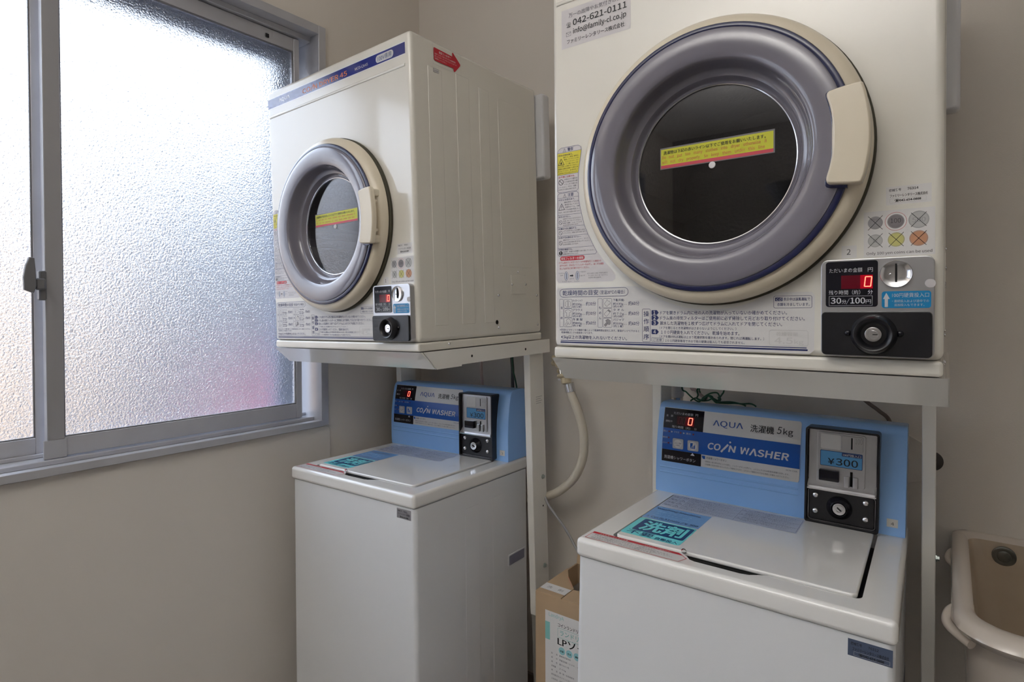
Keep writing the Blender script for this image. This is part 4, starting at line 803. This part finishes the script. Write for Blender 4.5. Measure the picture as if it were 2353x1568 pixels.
    for k in range(12):
        zz = .3660-.0075*k
        P.row(tl[k % 6], .1060, .2160-(k % 3)*.008, zz, .0050, I_NAVY, 1)
        if k < 11: P.row(tl[(k+2) % 6], .2320, .3380-(k % 4)*.006, zz-.001, .0050, I_NAVY, 1)
    for zz in (.3740, .3520, .3290, .3060, .2840): P.line(.0640, zz, .2200, zz, .0005, I_NAVY, 1)
    for zz in (.3720, .3400, .3100, .2810): P.line(.2200, zz, .3420, zz, .0005, I_NAVY, 1)
    for xx in (.0640, .0820, .1040, .2200, .3420): P.line(xx, .2840, xx, .3740, .0005, I_NAVY, 1)
    for k, s in enumerate(('お願い', '警告', '注意', '確認')): P.row(s, .0655, .0805, .3580-.0230*k, .0075, I_NAVY, 1, bold=.01)
    for k in range(4): warn_tri(P, .0930, .3560-.0230*k, .0130, I_NAVY) if k else no_sign(P, .0930, .3630, .0065, I_NAVY)
    for k in range(3): warn_tri(P, .2265, .3560-.0300*k, .0090, I_NAVY)
    P.build('instruction_sticker', lid, label='pale blue instruction sticker')
    dk = lambda u, v, h: (u, v, .0371+h)
    P = Print(dk)
    sp_ = [(.0150, .0085), (.2000, .0085), (.2075, .0300), (.1880, .0465), (.0160, .0465)]
    P.poly(sp_, I_LBL, 0); P.outline(sp_, .0012, I_RED, 1); P.poly([(.0160, .0380), (.1980, .0380), (.1880, .0465), (.0160, .0465)], I_RED, 1)
    P.row('ふたをあけるときの注意', .0300, .0900, .0395, .0058, I_LBL, 2, bold=.02); P.row('（ふたロック機能付き）', .1250, .1750, .0395, .0050, I_LBL, 2)
    for k, (s, xb) in enumerate((('・運転中、ふたロックランプ点灯時は、ふたは開きません。', .150), ('・ふたを無理に開けないでください。故障の原因になります。', .178), ('・ふたをロック解除するには、ふたロック解除ボタンを押してください。', .185), ('・運転が終わりますと、ふたロックが解除されます。', .150))): P.row(s, .0200, xb, .0318-.0062*k, .0048, I_GREY, 1)
    P.build('lock_notice_sticker', W_, off, label='red and white lock notice sticker')
    # machine number sticker on the front
    P = Print(lambda u, v, h: (u, .0040-h, v))
    if sticker == 'slate':
        P.rect(.4620, .5185, -.0320, -.0070, I_SLATE, 0); P.row('機械番号', .4660, .4800, -.0150, .0050, I_BLK, 1, bold=.01); P.row(machine, .4880, .5010, -.0150, .0052, I_BLK, 1, bold=.01)
        P.row('ファミリーレンタリース株式会社', .4680, .5140, -.0228, .0056, I_BLK, 1, bold=.015); P.outline([(.470, -.0300), (.5150, -.0300), (.5150, -.0245), (.470, -.0245)], .0003, I_LITE, 1); P.row('☎042-654-0888', .4760, .5080, -.0292, .0046, I_BLK, 1, bold=.03)
    else:
        P.rect(.4560, .5080, -.0310, -.0060, I_STEEL, 0); P.row('機械番号', .4600, .4740, -.0140, .0050, I_BLK, 1, bold=.01); P.row(machine, .4810, .4940, -.0140, .0052, I_BLK, 1, bold=.01)
        P.row('ファミリーレンタリース株式会社', .4600, .5040, -.0215, .0056, I_BLK, 1, bold=.015); P.row('☎042-654-0888', .4670, .4980, -.0285, .0046, I_BLK, 1, bold=.03)
    P.build('machine_number_label', W_, off)
    return W_
W3 = M4((-1.58953835, 1.00464737, -0.5058999), [[0.99981963, -0.01378163, -0.0130681], [0.01387953, 0.99987607, 0.00743046], [0.01296408, -0.0076105, 0.999887]])
W4 = M4((-0.58023904, 0.97833246, -0.47893904), [[0.99970272, -0.02144628, 0.01159893], [0.02117523, 0.99951102, 0.02300699], [-0.01208667, -0.02275454, 0.99966802]])
make_washer(W3, 0.788, 'white coin washer against the window wall, blue console, unit number 3', '3', '76311', 'steel')
make_washer(W4, 0.815, 'large near coin washer in the foreground, blue console, unit number 4', '4', '76312', 'slate')

# ================================================================== CARDBOARD CARTON
Zc = H0-0.705
ct = empty('cardboard_box', Matrix.Translation((-0.829, 1.2, 0)), label='brown detergent carton standing between the two washing machines', cat='box')
X1, Y1c = 0.221, 0.205
for (xa, xb, ya, yb) in ((0, X1, 0, .004), (0, X1, Y1c-.004, Y1c), (0, .004, .004, Y1c-.004), (X1-.004, X1, .004, Y1c-.004)): box('side_panel', xa, xb, ya, yb, 0.002, Zc-.002, CARD, ct)
box('inner_bag', .012, X1-.012, .012, Y1c-.012, Zc-.10, Zc-.05, mat('bag_grey', (.20, .18, .16), .4), ct)
bm = bmesh.new(); prism(bm, [(0.0, 0.001), (.0745, 0.001), (.0745, .062), (.028, .112), (.0, .155)], Zc-.002, Zc+.001, 'z'); fin('top_flap', bm, CARD, ct)
bm = bmesh.new(); prism(bm, [(.0765, 0.001), (X1, 0.001), (X1, .090), (.0765, .056)], Zc-.002, Zc+.001, 'z'); fin('top_flap', bm, CARD, ct)
bm = bmesh.new(); bx(bm, 0, X1, 0, .003, 0, .055); bmesh.ops.transform(bm, matrix=Matrix.Translation((0, Y1c-.003, Zc-.002)) @ Matrix.Rotation(-.25, 4, 'X'), verts=bm.verts); fin('back_flap', bm, CARD, ct)
P = Print(lambda u, v, h: (u, v, Zc+.001+h))
for k in range(7): P.line(.0300+.0055*k, .1085-.0064*k, .0325+.0055*k, .1055-.0064*k, .0010, I_RED, 0)
P.build('perforation_marks', ct)
P = Print(lambda u, v, h: (u, v, Zc+.001+h)); P.poly([(.0015, .018), (.0740, .018), (.0740, .051), (.0005, .051)], I_LBL, 1); P.row('洗　剤', .014, .060, .029, .0125, I_BLK, 2, bold=-.01); P.build('handwritten_label', ct)
P = Print(lambda u, v, h: (u, -h, v)); zb = H0
P.rect(.0290, .2150, zb-1.00, zb-.7440, I_LBL, 0); P.rect(.0290, .0430, zb-.8160, zb-.7720, I_TEALT, 1); P.row('LandryA', .0400, .0830, zb-.7565, .0125, I_TEALT, 1)
P.row('コインランドリー専用', .0660, .1500, zb-.7745, .0105, I_BLK, 1, bold=.02); P.outline(rr(.0655, .1800, zb-.8010, zb-.7780, .003), .0007, I_TEALT, 1); P.row('ランドリエール', .0720, .1700, zb-.7940, .0145, I_TEALT, 1, bold=.01); P.row('シリーズ', .090, .150, zb-.8035, .0060, I_TEALT, 1)
P.row('LPソープ', .0650, .1750, zb-.8190, .0230, I_BLK, 1, bold=.03)
for k, s in enumerate(('抗菌', '低泡', '濃縮')): P.disc(.0775+.021*k, zb-.8325, .0092, I_BUB, 1); P.row(s, .0725+.021*k, .0825+.021*k, zb-.8350, .0052, I_BLK, 2, bold=.02)
for k, (s, s2_) in enumerate((('品　　名', '業務用洗濯洗剤'), ('成　　分', '界面活性剤（２２％）、水軟化剤'), ('液　　性', '弱アルカリ性'), ('正味量', '２０kg'), ('用　　途', '綿・麻・合成繊維用'), ('使用量目安', '水３０Ｌに対して１５mL'), ('注意事項', '子供の手の届く所に置かない。'), ('', '用途以外に使わない。'), ('', '使用後は手を水でよく洗う。'), ('●', '目に入った時は水でよく洗う。'), ('●', '飲み込んだ時は水を飲ませる。'), ('●', '異常が残る場合は医師に相談する。'))):
    zz = zb-.8480-.0105*k
    if s: P.row(s, .0465, .0465+.0045*len(s), zz, .0048, I_GREY, 1)
    P.row(s2_, .0700, .0700+.0046*len(s2_), zz, .0048, I_GREY, 1)
P.build('front_label', ct, label='white and turquoise printed label')

# ================================================================== UTILITY SINK
sk = empty('utility_sink', Matrix.Translation((0.006, 1.10, 0)), label='beige ceramic utility sink on the back wall, lower right corner', cat='sink')
ZR = H0-0.488
def loop(bm, x0, x1, y0, y1, rf, rb, z, n=16):
    pts = []
    for (cx_, cy_, q, rad) in ((x0+rf, y0+rf, PI, rf), (x1-rf, y0+rf, 1.5*PI, rf), (x1-rb, y1-rb, 0, rb), (x0+rb, y1-rb, .5*PI, rb)):
        for i in range(n+1): tt = q+.5*PI*i/n; pts.append((cx_+rad*math.cos(tt), cy_+rad*math.sin(tt)))
    return [bm.verts.new((u, v, z)) for u, v in pts]
def skin(bm, Ls):
    for A, B in zip(Ls, Ls[1:]):
        for i in range(len(A)): bm.faces.new((A[i], A[(i+1) % len(A)], B[(i+1) % len(B)], B[i]))
bm = bmesh.new(); XS, YS = .50, .519
Ls = [loop(bm, .045, XS-.045, .075, YS-.01, .10, .04, ZR-.30), loop(bm, .022, XS-.022, .050, YS-.004, .10, .03, ZR-.22), loop(bm, .018, XS-.018, .038, YS-.002, .095, .02, ZR-.06), loop(bm, .016, XS-.016, .030, YS-.001, .09, .02, ZR-.030),
      loop(bm, .004, XS-.004, .010, YS, .085, .018, ZR-.026), loop(bm, -.001, XS+.001, .002, YS, .082, .018, ZR-.014), loop(bm, .003, XS-.003, .008, YS, .080, .018, ZR-.003), loop(bm, .012, XS-.012, .020, YS-.003, .076, .016, ZR+.002), loop(bm, .022, XS-.022, .042, YS-.010, .068, .02, ZR), loop(bm, .029, XS-.029, .058, YS-.018, .060, .024, ZR-.008)]
skin(bm, Ls); bm.faces.new(Ls[0][::-1]); fin('basin', bm, CERAMIC, sk, smooth=60)
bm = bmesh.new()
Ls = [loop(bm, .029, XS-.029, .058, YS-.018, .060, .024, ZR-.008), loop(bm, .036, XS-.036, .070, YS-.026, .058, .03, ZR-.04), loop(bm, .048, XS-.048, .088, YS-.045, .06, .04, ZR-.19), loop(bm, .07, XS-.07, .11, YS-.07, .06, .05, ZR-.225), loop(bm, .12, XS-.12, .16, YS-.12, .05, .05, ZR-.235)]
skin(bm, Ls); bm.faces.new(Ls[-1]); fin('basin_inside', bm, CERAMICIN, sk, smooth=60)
bm = bmesh.new(); lathe(bm, [(.0205, .0), (.0200, -.004), (.0170, -.0055), (.0120, -.0045), (.0110, -.0055), (.0100, -.0065), (0, -.0068)], .089, ZR-.034, 32)
bmesh.ops.transform(bm, matrix=Matrix.Translation((0, YS-.0230, 0)), verts=bm.verts); fin('overflow_cap', bm, mat('tarnished_brass', (.20, .20, .18), .35, metal=.7, noise=(40, (.12, .13, .12))), sk, smooth=50)
for yy, sc_ in ((.10, 1.0), (.40, .8)):
    bm = bmesh.new(); tube(bm, [(.030, yy+.035*sc_, ZR-.016), (.006, yy+.032*sc_, ZR-.018), (-.005*sc_, yy+.012, ZR-.024), (-.003*sc_, yy-.012*sc_, ZR-.032), (.025, yy-.042*sc_, ZR-.040)], .0080*sc_, 12, 8); fin('hanging_lug', bm, CERAMIC, sk, smooth=60)
bm = bmesh.new(); lathe(bm, [(.03, 0), (.03, .06), (.022, .06), (.022, .16)], 0, 0, 20); bmesh.ops.transform(bm, matrix=Matrix.Translation((XS/2, .27, ZR-.295)) @ Matrix.Rotation(-PI/2, 4, 'X'), verts=bm.verts); fin('drain_pipe', bm, CHROME, sk, smooth=50)
bx_ = bmesh.new(); bx(bx_, .10, XS-.10, YS-.06, YS, 0.001, ZR-.295); fin('wall_bracket', bx_, CERAMIC, sk)

# ================================================================== TAPS, HOSES, CABLES
def Z(z): return H0+z
tp = empty('water_tap', Matrix.Translation((-0.975, 1.56, Z(-.20))), label='cream water tap on back wall beside the left edge of the near dryer stand', cat='tap')
bm = bmesh.new(); tube(bm, [(0, .058, .03), (0, .02, .03), (.012, -.03, .01)], .010, 14, 5); fin('tap_spout', bm, TAPC, tp, smooth=60)
bm = bmesh.new()
for k in range(5): bmesh.ops.create_icosphere(bm, subdivisions=2, radius=.0095, matrix=Matrix.Translation((-.014+.014*math.cos(k*1.257), -.006, .040+.014*math.sin(k*1.257))))
bmesh.ops.create_icosphere(bm, subdivisions=2, radius=.013, matrix=Matrix.Translation((-.014, -.006, .040))); fin('tap_knob', bm, TAPC, tp, smooth=70)
bm = bmesh.new(); bmesh.ops.create_icosphere(bm, subdivisions=2, radius=.012, matrix=Matrix.Translation((0.006, -.015, .012))); fin('tap_valve', bm, TAPC, tp, smooth=70)
bm = bmesh.new(); tube(bm, [(.014, -.032, .016), (.024, -.040, -.008)], .0045, 10, 1, sm=False); bx(bm, .014, .030, -.046, -.036, -.016, -.010); fin('clip_lever', bm, CHROME, tp, smooth=40)
hs = empty('supply_hose', Matrix.Translation((-0.911, 1.5, Z(-.218))), label='thick cream water hose curving down from tap to behind the stand leg', cat='hose')
o0 = Vector((-0.911, 1.5, -.218)); HP = [(-.929, 1.512, -.170), (-.911, 1.5, -.218), (-0.904, 1.5, -0.25), (-0.878, 1.5, -0.307), (-0.862, 1.5, -0.369), (-0.864, 1.5, -0.434), (-0.891, 1.5, -0.497), (-0.94, 1.505, -0.545), (-0.984, 1.515, -0.573), (-1.045, 1.53, -0.600), (-1.15, 1.54, -.63)]
bm = bmesh.new(); tube(bm, [Vector(q)-o0 for q in HP[1:]], .0130, 16, 8); fin('hose_tube', bm, HOSE, hs, smooth=60)
bm = bmesh.new(); lathe(bm, [(0, 0), (.024, 0), (.026, .004), (.024, .009), (.016, .012), (.015, .028), (.012, .03)], 0, 0, 28)
Mh = Matrix.Rotation(math.radians(-96), 4, 'X'); bmesh.ops.transform(bm, matrix=Matrix.Translation((-.012, -.004, .026)) @ Matrix.Rotation(math.radians(-14), 4, 'Y') @ Mh, verts=bm.verts); fin('hose_coupler', bm, TAPC, hs, smooth=50)
bm = bmesh.new(); tube(bm, [(-.001, .001, -.004), (.006, 0, -.028)], .0150, 18, 1, sm=False); fin('hose_clamp', bm, CHROME, hs, smooth=50)
def cable(name, pts, rad, m, label, cat='cable', seg=8):
    o0 = Vector(pts[-1]); e_ = tube(bmesh.new(), [Vector(q)-o0 for q in pts], rad, seg, 6); ob = fin(name, e_, m, smooth=60, label=label, cat=cat); ob.location = o0+Vector((0, 0, H0)); return ob
cable('drain_cord', [(-1.03, 1.53, -.55), (-0.995, 1.5, -0.589), (-0.971, 1.5, -0.618), (-0.932, 1.5, -0.656), (-0.897, 1.5, -0.701), (-.86, 1.5, -.76), (-.83, 1.5, -.84)], .0038, GREYC, 'thin grey cord running down below the cream hose', 'cord')
cable('cable', [(-1.25, 1.53, -.10), (-1.25, 1.5, -0.155), (-1.254, 1.5, -0.199), (-1.251, 1.5, -0.245), (-1.24, 1.50, -0.40)], .0050, PINKC, 'pinkish cable hanging under the dryer beside the window')
cable('cable', [(-1.14, 1.53, -.10), (-1.126, 1.5, -0.143), (-1.123, 1.5, -0.191), (-1.123, 1.5, -0.25), (-1.12, 1.5, -.42)], .0060, DARKC, 'dark grey cable hanging under the dryer beside the window')
cable('earth_wire', [(-1.13, 1.49, -.10), (-1.119, 1.49, -0.142), (-1.114, 1.49, -0.191), (-1.100, 1.49, -0.245), (-1.09, 1.51, -.40)], .0026, GREEN, 'green wire hanging next to the dark cable', 'wire')
cable('cable', [(-0.20, 1.59, -0.15), (-0.178, 1.56, -0.187), (-0.148, 1.56, -0.216), (-0.126, 1.56, -0.233), (-0.105, 1.56, -0.257), (-.09, 1.57, -.34), (-.085, 1.58, -.45)], .0045, BROWNC, 'brown cable behind the console of the near washing machine')
G = [[(-0.56, 1.5, -.15), (-0.549, 1.46, -0.201), (-0.538, 1.46, -0.211), (-0.527, 1.46, -0.221), (-0.517, 1.46, -0.228), (-0.504, 1.46, -0.233), (-0.491, 1.455, -0.22), (-0.475, 1.455, -0.209), (-0.46, 1.46, -0.207), (-0.454, 1.46, -0.215), (-0.452, 1.46, -0.227)],
     [(-.507, 1.47, -.16), (-0.508, 1.46, -0.199), (-0.51, 1.46, -0.205), (-0.509, 1.465, -0.217), (-0.512, 1.465, -0.226), (-0.502, 1.465, -0.231), (-0.485, 1.465, -0.229), (-0.47, 1.46, -0.222), (-0.458, 1.46, -0.226), (-0.454, 1.46, -0.219), (-0.448, 1.46, -0.21), (-0.443, 1.46, -0.2), (-.44, 1.47, -.16)],
     [(-0.523, 1.45, -0.231), (-0.51, 1.45, -0.223), (-0.495, 1.45, -0.227), (-0.479, 1.45, -0.215), (-0.466, 1.45, -0.224), (-0.458, 1.45, -0.230), (-0.444, 1.45, -0.227), (-0.424, 1.45, -0.225), (-0.404, 1.45, -0.227), (-0.394, 1.45, -0.229), (-0.388, 1.45, -0.232)],
     [(-.502, 1.47, -.16), (-0.504, 1.46, -0.2), (-0.501, 1.46, -0.21)],
     [(-0.454, 1.455, -0.231), (-0.434, 1.455, -0.230), (-0.414, 1.455, -0.228), (-0.398, 1.455, -0.228), (-0.381, 1.455, -0.226), (-0.372, 1.455, -0.228), (-0.366, 1.455, -0.232)],
     [(-0.495, 1.47, -0.232), (-0.485, 1.47, -0.218), (-0.475, 1.47, -0.219), (-0.47, 1.47, -0.228), (-0.462, 1.47, -0.230), (-0.454, 1.47, -0.224), (-0.46, 1.47, -0.219), (-0.454, 1.47, -0.231)]]
bm = bmesh.new(); o0 = Vector((-.47, 1.46, -.232))
for g_ in G: tube(bm, [Vector(q)-o0 for q in g_], .0020, 7, 6)
ob = fin('earth_wire', bm, GREEN, smooth=60, label='tangle of green wire on top of the near washing machine console', cat='wire'); ob.location = o0+Vector((0, 0, H0))
cable('cable', [(-0.55, 1.5, -.15), (-0.53, 1.475, -0.2), (-0.521, 1.475, -0.205), (-0.504, 1.475, -0.219), (-0.49, 1.475, -0.228)], .0042, PINKC, 'short pinkish cable among the green wires')
tp = empty('water_tap', Matrix.Translation((-0.585, 1.56, Z(-.21))), label='cream water tap above the left end of the near console', cat='tap')
bm = bmesh.new(); tube(bm, [(0, .058, .01), (0, .0, .01), (0, -.035, .005)], .012, 14, 5); fin('tap_spout', bm, TAPC, tp, smooth=60)
bm = bmesh.new(); lathe(bm, [(0, -.02), (.024, -.02), (.024, -.008), (.017, -.002), (.017, .022), (.013, .026), (.013, .05)], 0, 0, 24); bmesh.ops.transform(bm, matrix=Matrix.Translation((0, -.038, 0)) @ Matrix.Rotation(-PI/2, 4, 'X'), verts=bm.verts); fin('hose_coupler', bm, PLASTICW, tp, smooth=50)
bm = bmesh.new(); tube(bm, [(0, -.038, -.026), (0, -.038, -.046)], .0150, 18, 1, sm=False); fin('hose_clamp', bm, CHROME, tp, smooth=50)
bm = bmesh.new(); tube(bm, [(-.02, -.038, .01), (-.028, -.038, -.005), (-.022, -.038, -.015), (-.010, -.038, -.018)], .0012, 6, 6); fin('clip_wire', bm, CHROME, tp)
# plate and cap on the back wall, right of the near console
bm = bmesh.new(); prism(bm, [(-.085, -.283), (-.045, -.306), (-.045, -.392), (-.085, -.405)], 1.612, 1.62, bev=.001, seg=1); ob = fin('access_plate', bm, WALL, label='small wall coloured plate behind the near stand leg', cat='plate'); ob.location.z = H0
bm = bmesh.new(); lathe(bm, [(.022, 0), (.022, -.004), (.017, -.006), (0, -.006)], 0, 0, 28); ob = fin('wall_cap', bm, mat('dark_cap', (.06, .05, .045), .6), smooth=50, label='dark round cap on the back wall peeping past the near stand leg', cat='cap'); ob.location = (-.030, 1.62, Z(-.344))

bpy.data.objects.remove(_to); bpy.data.curves.remove(_tc)
# made-up stand and bowl for the fill light, out of view
lf = empty('added_fill_lamp', Matrix.Translation((-0.50, -0.90, 0)), label='tall grey stand of the added fill light, unseen behind the camera', cat='fill_light')
LM = mat('fill_lamp_grey', (0.30, 0.30, 0.30), 0.4, noise=(10, (0.27, 0.27, 0.27)))
bm = bmesh.new(); lathe(bm, [(0, 0), (.13, 0), (.13, .012), (.02, .03), (0, .03)], 0, 0, 32); bmesh.ops.transform(bm, matrix=Matrix.Rotation(PI/2, 4, 'X'), verts=bm.verts); fin('fill_lamp_base', bm, LM, lf, smooth=40)
bm = bmesh.new(); tube(bm, [(0, 0, .02), (0, 0, 1.72)], .010, 12, 1, sm=False); fin('fill_lamp_pole', bm, LM, lf, smooth=60)
bm = bmesh.new(); lathe(bm, [(0, 1.70), (.03, 1.70), (.10, 1.74), (.15, 1.83), (.146, 1.83), (.10, 1.75), (.03, 1.71)], 0, 0, 32); bmesh.ops.transform(bm, matrix=Matrix.Rotation(PI/2, 4, 'X'), verts=bm.verts); fin('fill_lamp_bowl', bm, LM, lf, smooth=60)
